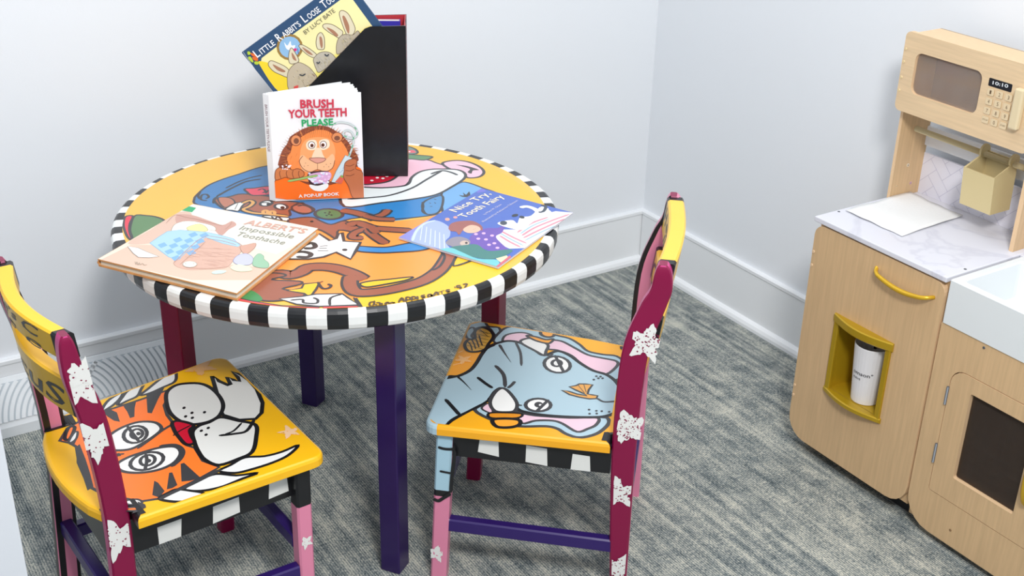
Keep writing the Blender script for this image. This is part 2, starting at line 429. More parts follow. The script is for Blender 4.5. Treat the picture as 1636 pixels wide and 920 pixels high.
# pig face
T.fill('F0BDCE', 'B', '-60,120 360,135 500,145 560,165 650,195 600,205 500,210 430,235 390,280 350,315 250,328 90,325 -60,330', line=lw)
T.fill('F0BDCE', 'B', '600,168 650,152 720,150 790,165 850,195 872,228 840,256 770,262 735,240 690,215 640,200', line=.006)
T.fill('gry', 'B', '690,178 760,185 840,210 800,215 790,235 765,225 780,205 730,188')
T.fill('E8ECEB', 'B', '-40,330 200,328 330,318 380,300 400,260 450,225 520,208 600,205 700,210 748,235 740,270 660,322 560,372 400,402 200,426 -40,450', line=.006)
T.line(.0055, 'B', '-20,402 130,392 260,376 400,330 500,272 605,212'); T.line(.006, 'B', '525,238 570,222 610,216 660,228 700,245')
T.fill('C21430', 'B', '40,215 330,215 300,255 250,285 170,300 60,300', line=.006)
for a, b in ((175, 262), (212, 266), (238, 252), (140, 280)): T.ell('wht', 'B', a, b, 11, 5)
T.fill('5F8A60', 'B', '330,95 380,108 450,115 525,122 530,132 480,147 400,140 330,140', line=lw)
T.fill('6F8A80', 'B', '330,60 380,58 430,80 430,105 330,105', line=lw); T.fill('E05A6A', 'B', '365,85 410,82 425,98 370,98'); T.ell('wht', 'B', 385, 92, 8, 3)
# dog with red beret
T.fill('9C5A44', 'A', '745,410 790,395 850,385 930,368 1110,385 1160,400 1230,415 1320,430 1400,470 1330,500 1240,470 1240,510 1160,515 1040,500 960,470 860,470 800,460', line=lw)
T.fill('B5735C', 'A', '770,395 850,395 880,430 810,455', line=.003)
T.fill('E0485E', 'A', '945,335 1010,330 1110,318 1250,330 1250,370 1130,372 1000,378 960,355', line=lw)
T.line(.004, 'A', '1030,345 1060,335 1080,350 1060,362'); T.line(.004, 'A', '1080,365 1100,345 1120,350')
T.fill('E9E7E0', 'A', '815,470 860,440 900,425 955,420 930,445 905,480 860,475', line=.004); T.line(.003, 'A', '900,430 880,470')
T.tube('D9A05A', .006, 'A', '930,430 975,412 1000,425 975,450 935,470 1000,492 1100,500 1230,515', .0035)
T.ell(None, 'A', 1080, 487, 16, 12, line=.006, lc='D9A05A'); T.ell(None, 'A', 1125, 492, 16, 12, line=.006, lc='D9A05A')
T.ell('wht', 'A', 1085, 430, 40, 17, -8, .005); T.ell('wht', 'A', 1182, 452, 42, 18, 5, .005)
T.ell('blk', 'A', 1100, 436, 14, 8); T.ell('blk', 'A', 1192, 458, 15, 9)
T.line(.004, 'A', '1040,428 1085,425 1125,433'); 
T.ell('B06A58', 'A', 1320, 468, 70, 26, 8, .0045); T.line(.004, 'A', '1250,455 1280,435 1320,425 1330,440 1290,450')
T.fill('E9E7E0', 'A', '1060,515 1120,512 1180,520 1235,525 1230,545 1180,540', line=.003); T.line(.004, 'A', '1120,515 1140,535 1160,518 1190,540')
T.fill('9C5A44', 'A', '1225,545 1300,525 1390,522 1440,545 1510,568 1600,545 1700,590 1700,625 1560,605 1550,665 1480,625 1420,600 1300,590', line=lw)
T.ell('blk', 'A', 1383, 549, 12, 6)
T.ell('4F7B4C', 'A', 1495, 500, 92, 34, 2, .006)
for a, b in ((1470, 492), (1500, 488), (1480, 510), (1512, 507), (1495, 500)): T.ell('blk', 'A', a, b, 8, 4)
# brown arms and paws
T.tube('9C5A44', .016, 'C', '590,25 680,40 760,62 800,75'); T.tube('9C5A44', .013, 'C', '900,20 870,50 800,75 760,85'); T.tube('9C5A44', .013, 'C', '740,60 820,80 900,85 945,85')
T.tube('9C5A44', .016, 'C', '640,125 700,108 800,140 900,150 1060,160'); T.tube('9C5A44', .012, 'C', '800,140 740,150 680,175 670,205 740,205')
T.tube('9C5A44', .015, 'C', '760,150 820,200 890,245'); T.tube('9C5A44', .013, 'C', '790,125 800,150 830,175'); T.line(.013, 'C', '700,112 800,142 880,150', '9C5A44')
T.fill('3F86C4', 'C', '700,262 800,266 900,266 1040,240 1100,250 1175,270 1100,290 960,300 840,304 700,292', line=lw)
# white cat face
T.fill('wht', 'C', '400,215 450,180 520,225 560,212 575,180 600,172 612,228 720,235 690,290 655,345 560,300 480,330 380,345 250,345 270,320 330,280', sm=False, line=.006)
T.line(.009, 'C', '330,262 400,240 425,262 400,275 350,275'); T.line(.009, 'C', '290,300 350,298 395,312 375,332 300,330')
T.line(.005, 'C', '455,262 505,258'); T.line(.005, 'C', '440,291 510,290'); T.ell('gry', 'C', 617, 285, 18, 8); T.line(.005, 'C', '450,275 500,275')
# lion tail and paw
T.tube('9C5A44', .022, 'C', '120,450 200,440 260,450 330,430 380,400 480,395 580,410 680,445 740,480', .0045)
T.tube('9C5A44', .020, 'C', '660,450 650,510 690,560 800,562 960,535 1120,490 1220,430 1270,370 1310,300', .0045)
T.fill('F6C030', 'C', '715,508 780,490 900,478 1060,462 1010,485 880,510 760,528', line=lw)
T.line(.014, 'C', '640,455 700,470 740,478', '9C5A44')
T.fill('9C5A44', 'C', '-60,560 0,530 60,480 120,440 200,440 230,455 140,480 320,490 325,510 210,540 340,560 345,590 240,610 120,620 0,600', line=lw)
T.fill('F6C030', 'C', '240,552 335,535 350,508 450,498 432,540 392,592 350,570', sm=False, line=.0045)
T.line(.005, 'C', '440,495 470,535 510,535 528,518 505,508'); T.line(.004, 'C', '450,500 475,490')
T.fill('3E8A50', 'C', '-100,580 0,548 80,605 20,625'); 
T.fill('E9E9E6', 'C', '190,605 340,590 430,575 600,572 640,600 705,645 450,655 300,640', sm=False, line=.004)
T.line(.0045, 'C', '260,615 340,610 350,632 430,635 440,612 410,598'); T.line(.0045, 'C', '600,575 525,600 520,650')
T.fill('E84A52', 'C', '-120,590 0,618 200,650 450,660 450,680 240,678 0,650 -120,620', sm=False, line=.003); T.fill('E84A52', 'C', '475,655 700,650 715,672 475,680', sm=False, line=.003)
T.line(.008, 'C', '690,600 735,668'); T.line(lw, 'C', '1240,290 1270,330 1240,390 1190,420'); T.line(lw, 'C', '1340,330 1330,390 1460,350'); T.line(.003, 'C', '675,595 700,640 735,668')
# signature
for st in ('805,625 785,628 778,645 795,652 808,640 810,618', '822,632 842,630 848,642 830,650 820,640', '858,632 862,646 880,645 884,630', '885,645 892,628 905,632 908,645', '935,628 918,632 918,642 935,640 938,628 938,655 915,660',
           '968,630 990,598 1005,625', '975,618 1000,612', '1018,625 1020,595 1045,598 1040,610 1022,612', '1055,620 1058,592 1082,595 1076,606 1060,608', '1092,588 1095,612 1115,608', '1142,580 1122,584 1122,592 1140,592 1125,600 1145,602',
           '1185,575 1165,578 1162,592 1182,590 1184,578 1186,602 1165,606', '1195,590 1215,560 1232,580', '1202,580 1225,576', '1230,562 1268,550', '1250,556 1255,582', '1305,545 1285,548 1284,556 1302,556 1288,562 1308,565',
           '1335,525 1338,535', '1375,518 1352,520 1355,532 1375,528 1372,545', '1388,512 1415,508 1400,535'):
    T.line(.0035, 'C', st, '5A4630')
mb.build('tabletop', TBL, to, merge=False)
mb = MB()
LEG_D, LA, LWD = .2927, math.radians(-10.38), .0367
for k, col in enumerate(('mag', 'pur', 'mag', 'pur')):
    m_ = MB(); c = Vector((TX+LEG_D*math.cos(LA+k*math.pi/2), TY+LEG_D*math.sin(LA+k*math.pi/2), 0))
    Mx = Matrix.Translation(c) @ Matrix.Rotation(LA+math.radians(45), 4, 'Z')
    m_.box((-LWD/2, -LWD/2, 0), (LWD/2, LWD/2, TH-.0345), paint({'mag': '7C0435', 'pur': '2A1650'}[col], .28, bump=.06, scale=30, noise=.06), .0022, Mx)
    o = m_.build('leg', TBL, to); o['label'] = 'crimson leg' if col == 'mag' else 'dark purple leg'
for k in range(4):
    m_ = MB(); a = LA+k*math.pi/2; c = Vector((TX+.262*math.cos(a), TY+.262*math.sin(a), 0))
    Mx = Matrix.Translation(c) @ Matrix.Rotation(a, 4, 'Z')
    m_.box((-.03, -.052, TH-.052), (.004, .052, TH-.0345), paint('1B1C1F', .3, bump=.12, scale=40), .002, Mx); m_.build('corner_block', TBL, to)

# ------------------------------------------------------------------ painted chairs
C1 = {'hs': 0.3265, 'p1': 0.145, 'p2': 0.1503, 'ht': 0.6206, 'a0': -0.3094, 'a1': -0.2984, 'a2': -0.3292, 'w0': 0.0347, 'w1': 0.0344, 'w2': 0.0311, 'p0': 0.1588, 'f0x': -0.0298, 'f0y': 0.1697, 'f1x': -0.0208, 'lw': 0.0251, 'x': -1.3261, 'y': -0.7168, 'q': 3.6929, 'bul': .022, 'mx': 0, 'sl': .024, 'sz': ((.617, .576), (.545, .481)), 'st': .022, 'sc': .44, 'hap': 0.2479, 'hst': 0.1292}
C2 = {'hs': 0.3177, 'p1': 0.163, 'p2': 0.1535, 'ht': 0.6226, 'a0': -0.316, 'a1': -0.3019, 'a2': -0.3365, 'w0': 0.025, 'w1': 0.0381, 'w2': 0.0384, 'p0': 0.1659, 'f0x': -0.0071, 'f0y': 0.1655, 'f1x': -0.0187, 'lw': 0.0269, 'x': -1.025, 'y': -0.7499, 'q': 137.8889, 'bul': -.010, 'mx': .009, 'sl': .009, 'sz': ((.6195, .565), (.527, .469)), 'st': .027, 'sc': .58, 'hap': 0.2538, 'hst': 0.1261}
PT = .019    # post thickness
def make_chair(C, s, kind, label):
    a = math.radians(C['q']); ca, sa = math.cos(a), math.sin(a); O = Vector((C['x'], C['y'], 0))
    W = lambda x, y, z: O + Vector((x*ca-y*sa, x*sa+y*ca, z))
    fwd = Vector((ca, sa, 0)); lat = Vector((-sa, ca, 0))
    root = thing('child_chair', label, 'chair', O, a, 'painted wooden childrens chairs')
    Minv = root.matrix_basis.inverted() if False else (Matrix.Translation(O) @ Matrix.Rotation(a, 4, 'Z')).inverted()
    def fin(m_, name, lab=None, merge=True, recalc=False):
        m_.v = [Minv @ v for v in m_.v]; o = m_.build(name, root, merge=merge, recalc=recalc)
        if lab: o['label'] = lab
        return o
    hs, ht = C['hs'], C['ht']; tiger = kind == 'tiger'
    # --- seat (s = side of the camera)
    far, near = .198, .176
    f = lambda x, y: (x, s*y)
    xn = C['a1']+.002
    inn = C['p1']-PT+.0005
    raw = []
    # counter: start near front corner, go across the front to the far corner, back along the far side, notch, rear curve, notch, near side
    def arc(cx, cy, r, d0, d1, n=5): return [(cx+r*math.cos(math.radians(d0+(d1-d0)*i/n)), cy+r*math.sin(math.radians(d0+(d1-d0)*i/n))) for i in range(n+1)]
    rc = .022
    raw += arc(-rc, near-rc, rc, 90, 0) + [(0, .10), (0, .05), (0, .015), (0, -.05)] + arc(-rc, -far+rc, rc, 0, -90)
    raw += [(-.23, -.172), (xn, -.158), (xn, -inn), (C['a1']-C['w1'], -inn)]
    for t in [i/10 for i in range(1, 10)]:
        y = -inn+2*inn*t; raw.append((C['a1']-C['w1']-.002-C['bul']*math.sin(math.pi*t)**.8, y))
    raw += [(C['a1']-C['w1'], inn), (xn, inn), (xn, near-.004)]
    outl = [f(x, y) for x, y in raw]
    if s < 0: outl = outl[::-1]
    area_ = sum(outl[i-1][0]*outl[i][1]-outl[i][0]*outl[i-1][1] for i in range(len(outl)))
    if area_ < 0: outl = outl[::-1]
    mb = MB(); YEL = pm('yel' if tiger else 'F0A91E', .3)
    lay = [(hs-.0195, .003), (hs-.017, .0), (hs-.006, .0), (hs-.0018, .0016), (hs-.0002, .0045), (hs, .0068)]
    rings = []
    for z, ins in lay: rings.append([W(x, y, z) for x, y in offset_poly(outl, ins)])
    def seatm(i, j):
        (xa_, ya_), (xb_, yb_) = outl[j], outl[(j+1) % len(outl)]
        if (xa_+xb_)/2 < xn+.001 and min(abs(ya_), abs(yb_)) > inn-.0005: return pm('blk')
        if not tiger and i >= 0:
            x = (outl[j][0]+outl[(j+1) % len(outl)][0])/2; y = s*(outl[j][1]+outl[(j+1) % len(outl)][1])/2
            if y > .013 and x > -.018: return pm('eleph')
            if y > .1 and x > -.030: return pm('eleph')
        return YEL
    mb.loft(rings, seatm, cap=False, smooth=True)
    top = offset_poly(outl, .0068)
    for t in tessellate_polygon([[Vector((x, y, 0)) for x, y in top]]):
        v = [W(*top[i], hs) for i in t]
        if (v[1]-v[0]).cross(v[2]-v[0]).z < 0: v.reverse()
        mb.add(v, [[0, 1, 2]], YEL)
    bot = offset_poly(outl, .003)
    for t in tessellate_polygon([[Vector((x, y, 0)) for x, y in bot]]): mb.add([W(*bot[i], hs-.0195) for i in t], [[0, 1, 2]], pm('blk'))
    far_ = [(xn+.006, s*(near-.0115)), (-.338, s*.105), (-.338, -s*.10), (xn+.0068, -s*.151)] if tiger else [(xn+.006, s*(near-.0115)), (xn+.0068-.0, s*(-.151))]
    cl = [(-.012+.006, s*(-far+.02)), (-.006, s*(near-.02)), (-.02, s*(near-.0075)), *far_, (-.23, -s*.164), (-.022, -s*(far-.0068))]
    ar = sum(cl[i-1][0]*cl[i][1]-cl[i][0]*cl[i-1][1] for i in range(len(cl)))
    if ar < 0: cl = cl[::-1]
    S = Art(mb, O+Vector((0, 0, hs)), fwd, lat, cl, step=1e-5, rough=.3)
    (tiger_art if tiger else elephant_art)(S)
    for sy in (1, -1):    # black paint around the notches
        S.clip = None; q = sy*s; p_ = C['p1']-PT
        e_ = (near-.0115 if sy > 0 else .151)
        S.face([(C['a1']-C['w1'], q*p_), (C['a1']+.004, q*p_), (C['a1']+.004, q*(p_-.006)), (C['a1']-C['w1'], q*(p_-.006))], 'blk'); S.k += 1
        S.face([(xn+.0065, q*(p_-.006)), (xn+.013, q*(p_-.004)), (xn+.015, q*e_), (xn+.0065, q*e_)], 'blk'); S.k += 1
    fin(mb, 'seat', 'yellow seat painted with a tiger face and white gloves' if tiger else 'yellow seat painted with a blue grey elephant', merge=False)
    # --- rear posts
    MAG, PNK, BLK, PUR = pm('mag', .3), pm('D983A0', .3), pm('blk', .3), paint('2C1760', .28, bump=.05, scale=40)
    MAG2 = pm('C23A7C', .3)
    for sy in (1, -1):
        m_ = MB(); yy = lambda p: p*sy*s
        path = smooth_path([(C['a0'], C['w0'], C['p0'], 0.0), (C['a0']*.35+C['a1']*.65, C['w0']*.35+C['w1']*.65, C['p0']*.4+C['p1']*.6, .17), (C['a1'], C['w1'], C['p1'], hs), ((C['a1']+C['a2'])/2+.004+C['mx'], (C['w1']+C['w2'])/2+.002, (C['p1']+C['p2'])/2, (hs+ht)/2),
                            (C['a2']+.002+C['mx']*.7, C['w2'], C['p2'], ht-.072), (C['a2']-.0055, C['w2']*.84, C['p2'], ht-.042), (C['a2']-.0095, C['w2']*.70, C['p2'], ht-.018), (C['a2']-.0125, C['w2']*.53, C['p2']-.001, ht-.006), (C['a2']-.016, C['w2']*.30, C['p2']-.003, ht)], False, 5)
        rings = []
        for (x, wd, p, z) in path:
            e = .0025
            b = .17; b2 = .34 if tiger else .17
            yo, yi = yy(p), yy(p-PT); ye, yie = yy(p-e), yy(p-PT+e*.6)
            rings.append([W(x, ye, z), W(x-e, yo, z), W(x-wd+e, yo, z), W(x-wd, ye, z), W(x-wd, yie, z), W(x-wd+e*.6, yi, z), W(x-wd*(1-b2), yi, z), W(x-wd*(b if tiger else .20), yi, z), W(x-e*.6, yi, z), W(x, yie, z)])
        # 0: front outer chamfer,1 outer,2 chamfer,3 rear face,4 chamfer,5 inner band,6 inner,7 inner band,8 chamfer,9 front face
        def pmf(i, j, n=len(path)):
            z = path[i][3]
            if j in (0, 1, 2): return MAG2 if i > n-7 and j == 1 and i > n-4 else MAG  # lighter tip of the outer face: sheen highlight put into the colour
            if j == 3 and tiger and sy < 0: return BLK
            if j == 3: return MAG2 if sy > 0 and z > hs*.6 else PNK
            if j == 5 and not tiger: return PNK
            if j in (5, 7): return BLK
            if j == 9: return (BLK if sy > 0 and z < hs*.95 else (PNK if sy < 0 else MAG2))
            return PNK if j != 8 else BLK
        m_.loft(rings, pmf, cap=True)
        if sy > 0:
            A_ = Art(m_, W(C['a1'], yy(C['p1']), hs), fwd, W(C['a2'], yy(C['p2']), ht-.03)-W(C['a1'], yy(C['p1']), hs), step=2e-4, rough=.45)
            B_ = Art(m_, W(C['a1'], yy(C['p1']), hs), fwd, W(C['a1'], yy(C['p1']), hs)-W(C['a0'], yy(C['p0']), 0), step=2e-4, rough=.45)
            for X_ in (A_, B_): X_.O = X_.O+X_.N*.0008
            xa = C['a1']-C['w1']
            wclip = lambda lo, hi, l0, l1: None
            A_.clip = [(-C['w1']-.002, -.02), (-.0022, -.02), (C['a2']-C['a1']-.001+C['mx'], .27), (C['a2']-C['a1']-C['w2']+.003, .27)]
            B_.clip = [(C['a0']-C['a1']-C['w0']+.003, -.33), (C['a0']-C['a1']-.003, -.33), (-.0022, .05), (-C['w1']+.0025, .05)]
            if tiger:
                A_.star('crm', 126, 618, .040, 20, 26, rr=.40); A_.star('crm', 136, 596, .026, 80, 8, rr=.5); A_.star('crm', 154, 702, .039, 50, 24, rr=.40)
                B_.star('crm', 189, 860, .037, 35, 26, rr=.40)
            else:
                A_.star('crm', 1034, 548, .034, 30, 80, rr=.5); A_.star('crm', 1003, 682, .034, 75, 80, rr=.55)
                B_.star('crm', 988, 787, .034, 10, 50, rr=.42); B_.star('crm', 987, 908, .035, 40, 30, rr=.42)
        fin(m_, 'rear_leg', 'crimson and pink leg rising into the back post' + (' with white star prints' if sy > 0 else ''), recalc=False, merge=False)
    # --- front legs
    for sy in (1, -1):
        m_ = MB(); l = C['lw']; fy0, fy1 = C['f0y'], (C['p1']+.012 if tiger else C['p1']+.002)
        rings = []; zs = [0, .06, .12, .175, .187, .22, .235, .26, hs-.0195]
        for z in zs:
            t = z/(hs-.0195); x = C['f0x']+(C['f1x']-C['f0x'])*t; y = fy0+(fy1-fy0)*t; e = .003
            q = [(x-e, y), (x, y-e), (x, y-l+e), (x-e, y-l), (x-l+e, y-l), (x-l, y-l+e), (x-l, y-e), (x-l+e, y)]
            rings.append([W(px, s*sy*py, z) for px, py in q])
        def lm(i, j):
            if sy < 0: return MAG
            zm = (zs[i]+zs[i+1])/2
            if tiger: return BLK if zm > .262-.03 and zm > .235 else PNK
            if j in (4, 5): return PNK
            if .175 < zm < .187: return BLK
            return pm('lblue') if zm > .187 else PNK
        m_.loft(rings, lm)
        if sy > 0:
            y1 = s*(C['p1']+.01)
            A_ = Art(m_, W(C['f0x'], s*(fy0), 0), fwd, W(C['f1x'], s*fy1, hs)-W(C['f0x'], s*fy0, 0), step=2e-4, rough=.4); A_.O = A_.O + A_.N*.0004
            A_.clip = [(-l+.003, .0), (-.003, .0), (.006, hs-.03), (-l+.013, hs-.03)]
            if tiger: A_.star('crm', 489, 866, .013, 40, 6, 'D983A0')
            else:
                A_.star('crm', 697, 884, .018, 30, 12, 'D983A0')
                A_.clip = None
                A_.line(.005, 'N', '222,155 255,165 290,168 320,165', 'blk'); A_.line(.004, 'N', '232,297 262,303 300,310', 'blk', taper=False)
                A_.line(.006, 'N', '322,175 316,240 305,330 298,425', 'blk'); A_.line(.006, 'N', '195,460 225,472 255,455 298,430', 'blk')
        fin(m_, 'front_leg', ('pink front leg' if tiger else 'pink and light blue front leg') if sy > 0 else 'crimson front leg', merge=False)
    # --- aprons
    at = .012
    for sy in (1, -1):
        m_ = MB(); y1 = C['p1']-.004; y0 = y1-at
        xf, xr = C['f1x']-C['lw']+.004, C['a1']+.0005
        b = [(xr, y0), (xf, y0), (xf, y1), (xr, y1)]
        rings = [[W(x, s*sy*y, z) for x, y in b] for z in (C['hap'], hs-.0195)]
        m_.loft(rings, lambda i, j: BLK)
        if sy > 0:
            A_ = Art(m_, W(0, s*y1, hs-.03), fwd, Vector((0, 0, 1)), step=2e-4, rough=.35)
            A_.clip = [(xr+.001, C['hap']-hs+.03), (xf-.001, C['hap']-hs+.03), (xf-.001, .0105), (xr+.001, .0105)]
            if tiger:
                for st in ('790,675 912,630 910,740 802,776', '1070,570 1200,520 1206,597 1070,656', '1352,452 1440,415 1450,490 1350,532'): A_.fill('crm', 'E', st, sm=False)
            else:
                for st in ('470,100 580,120 583,214 458,184', '745,145 868,165 870,268 740,243', '1020,195 1122,210 1125,308 1006,295'): A_.fill('crm', 'N', st, sm=False)
        fin(m_, 'seat_apron', 'black and white checked apron' if sy > 0 else None, merge=False)
    for nm, xx, t_ in (('seat_apron', C['f1x']-.008, 0), ('seat_apron', C['a1']-.020, 0)):
        m_ = MB(); hw = C['p1']-PT-.001; z0_ = C['hap']
        b = [(xx-at, -hw), (xx, -hw), (xx, hw), (xx-at, hw)]
        m_.loft([[W(x, y, z) for x, y in b] for z in (z0_, hs-.0196)], lambda i, j: BLK); fin(m_, nm, merge=False)
    # --- stretchers
    def bar(p, q, hh, ww):
        m_ = MB(); p = Vector(p); q = Vector(q); d = (q-p).normalized(); sd = d.cross(Vector((0, 0, 1))).normalized(); up = Vector((0, 0, 1)); e = .0025
        sec = [(-ww+e, -hh), (ww-e, -hh), (ww, -hh+e), (ww, hh-e), (ww-e, hh), (-ww+e, hh), (-ww, hh-e), (-ww, -hh+e)]
        m_.loft([[c+sd*a_+up*b_ for a_, b_ in sec] for c in (p, q)], lambda i, j: PUR); fin(m_, 'stretcher', merge=False)
    tz = C['hst']; t = tz/hs
    yl = C['p0']+(C['p1']-C['p0'])*t
    for sy in (1, -1):
        bar(W(C['a0']+(C['a1']-C['a0'])*t-.001, s*sy*(yl-.0105), tz-.013), W(C['f0x']-C['lw']+.003, s*sy*(C['f0y']-.004-.0105), tz-.013), .0125, .009)
    zr = .155
    bar(W(C['a0']*.5+C['a1']*.5-.016, yl-PT+.001, zr-.02), W(C['a0']*.5+C['a1']*.5-.016, -(yl-PT+.001), zr-.02), .0135, .010)
    bar(W(C['f0x']-.012, C['f0y']-.031, .16), W(C['f0x']-.012, -(C['f0y']-.031), .16), .0125, .009)
    # --- curved back slats
    for (zt_, zb_), lab, words in zip(C['sz'], ('top yellow slat with black curly lettering', 'lower yellow slat with black curly lettering'), (0, 1)):
        m_ = MB(); hw = C['p2']-PT+.0015; th = C['st']; bulge = C['sl']
        n = 18; rings = []
        def xc(t, z):
            k = (z-hs)/(ht-.03-hs); xm = C['a1']+(C['a2']-C['a1'])*k; wd = C['w1']+(C['w2']-C['w1'])*k
            return xm-wd*C['sc']-bulge*math.sin(math.pi*t)
        for i in range(n+1):
            t = i/n; y = -hw+2*hw*t; zl = zb_+.012*math.sin(math.pi*t)*0; h = th/2; e = .003
            sec = [(h-e, zl), (h, zl+e), (h, zt_-e), (h-e, zt_), (-h+e, zt_), (-h, zt_-e), (-h, zl+e), (-h+e, zl)]
            rings.append([W(xc(t, z)+dx, y, z) for dx, z in sec])
        YB = pm('FFC62A' if tiger else 'F7C243', .3); YI = pm('D9AC2C' if tiger else 'F2BE38', .3)
        def sm_(i, j):
            if i in (0, n-1) : return BLK
            return YI if j in (1, 5) else YB
        m_.loft(rings, sm_, smooth=False)
        # lettering: on the rear face of the tiger chair, on the front face of the elephant chair
        for txt, t0_, t1_, zz, hh in ((LET_T if tiger else LET_E)[words]):
            vs, fs, wd, hg = glyphs(txt, .012, .2)
            sgn = -1 if tiger else 1
            pts = []
            for (a_, b_) in vs:
                t = t0_+(t1_-t0_)*a_/wd; z = zt_-zz+hh*b_/hg
                pts.append(W(xc(t, z)+sgn*(th/2+.0003), -hw+2*hw*t, z))
            m_.add(pts, fs, pm('gry', .35))
        fin(m_, 'back_slat', lab, merge=False)
    return root
# lettering rows: (text, start, end along the slat (0..1), drop from the top edge, letter height)
LET_T = ([('gate\u2019s', .92, .40, .021, .016), ('C', .34, .16, .022, .018), ('elle', .88, .46, .040, .014), ('e', .34, .18, .041, .015)], [('rcuS', .86, .08, .054, .036)])
LET_E = ([('H', .06, .22, .034, .026), ('exte', .26, .70, .028, .020), ('lives', .26, .80, .050, .016)], [('C', .04, .26, .052, .040), ('lu', .32, .6, .048, .03)])
def tiger_art(S):
    L = .0055
    # ears and white feathers
    for st in ('830,500 850,450 900,395 1000,340 985,385 930,440 870,480', '960,445 1000,380 1050,325 1165,275 1150,320 1120,372 1040,410', '1145,365 1200,320 1300,240 1420,165 1440,200 1425,255 1330,300 1230,345'):
        S.fill('E6E6E4', 'K', st, line=L, lc='gry')
    S.fill('FF7A2C', 'E', '300,240 340,175 420,130 510,95 690,38 880,-28 850,20 825,60 840,110 870,150 880,200 940,262 980,275 1020,340 1102,372 1010,425 900,480 800,530 700,545 610,525 540,520 450,470 400,360 385,270 350,250', sm=False, line=L)
    for st in ('835,500 900,480 955,505 980,582 930,572 880,540', '1008,455 1060,430 1115,402 1100,470 1098,540 1062,552 1040,500', '1195,352 1270,325 1345,300 1290,400 1240,512 1205,508 1200,430'):
        S.fill('gry', 'K', st, sm=False)
    for st in ('385,270 400,255 430,330 452,400 470,470 440,490 420,430 385,350', '765,512 775,440 795,450 828,492 800,525', '838,484 850,400 866,398 892,462 865,478', '912,445 908,355 925,350 1008,425 960,440', '350,260 385,200 395,215 372,262', '560,310 600,300 610,315 575,322'):
        S.fill('gry', 'E', st, sm=False)
    S.fill('FF7A2C', 'E', '325,225 345,175 375,170 365,205 345,235', line=.006, lc='blk'); S.fill('E6E6E4', 'E', '345,245 372,200 390,195 385,225 365,245', line=.004)
    # eyes
    S.fill('ECEBE8', 'E', '530,240 560,205 620,170 700,145 780,148 812,178 780,212 720,250 660,280 590,288 545,278', line=.006)
    S.ell(None, 'E', 680, 208, 60, 42, -12, line=.006); S.ell(None, 'E', 688, 205, 30, 24, -12, line=.0055); S.ell('gry', 'E', 696, 204, 12, 9)
    S.line(.0055, 'E', '640,165 665,200 700,245'); 
    S.fill('ECEBE8', 'E', '588,358 640,325 710,300 800,275 880,270 908,300 880,345 820,378 740,397 660,400 605,388', line=.006)
    S.line(.008, 'E', '800,268 880,262 918,290 905,330 860,370')
    S.ell(None, 'E', 738, 342, 86, 42, -14, line=.006); S.ell(None, 'E', 742, 338, 38, 26, -14, line=.0055); S.ell('gry', 'E', 745, 340, 16, 10)
    S.line(.0055, 'E', '732,305 738,340 728,388')
    S.line(.004, 'E', '580,312 600,308 625,305'); S.line(.005, 'E', '690,280 760,230 820,185 880,150')
    # glove at the upper right
    S.fill('crm', 'G', '1065,695 1100,720 1150,742 1160,738 1140,700 1175,715 1205,722 1195,700 1165,672 1215,690 1250,715 1290,760 1320,830 1315,880 1285,910 1200,915 1120,890 1090,840 1090,780', sm=False, line=.007, lc='blk')
    S.fill('crm', 'G', '835,790 860,755 910,735 1000,732 1060,755 1105,800 1122,845 1105,890 1060,920 1000,935 940,935 880,905 845,860', line=.007, lc='blk')
    S.fill('crm', 'E', '968,195 1000,165 1050,148 1110,122 1200,140 1284,160 1288,220 1268,295 1200,330 1100,362 1030,335 995,290 975,240', line=.007, lc='blk')
    S.line(.006, 'E', '1280,130 1240,190 1180,205 1100,214', 'blk'); S.line(.004, 'E', '1215,150 1175,190 1130,208', 'blk')
    S.fill('C4122F', 'E', '866,150 900,140 972,160 955,185 962,215 978,250 935,258 898,220 875,185', line=.0065, lc='blk')
    S.line(.003, 'E', '870,215 905,190 960,162', 'blk')
    for a, b in ((925, 75), (965, 100), (1028, 97), (933, 118), (967, 125), (1012, 190), (1047, 176), (1036, 210)): S.ell('blk', 'E', a, b, 9, 6, -20)
    # whiskers and lower ruff
    S.fill('E6E6E4', 'E', '1102,392 1160,362 1230,325 1330,318 1420,295 1500,262 1450,312 1370,350 1260,385 1180,402', line=L, lc='blk')
    S.fill('E6E6E4', 'E', '925,482 1000,440 1085,408 1190,415 1295,402 1220,430 1120,470 1030,490 960,492', line=L, lc='blk')
    S.fill('E6E6E4', 'E', '800,530 850,500 890,485 960,492 1025,505 1010,528 930,545 860,545', line=L, lc='blk')
    S.line(.007, 'E', '800,535 870,500 960,460 1040,420 1110,385'); 
    S.fill('ECEBE8', 'E', '635,542 690,535 715,550 690,560 640,560', line=.004); S.fill('FF7A2C', 'E', '640,578 690,575 690,590 640,592', line=.004)
    S.fill('gry', 'E', '690,545 730,560 735,575 700,595 660,608 700,570', sm=False)
    S.star('F2C9A0', 463, 690, .020, 10, 10, 'F2B02A', .4); S.star('E8B070', 320, 588, .028, 30, 16, 'F0A92A', .5)
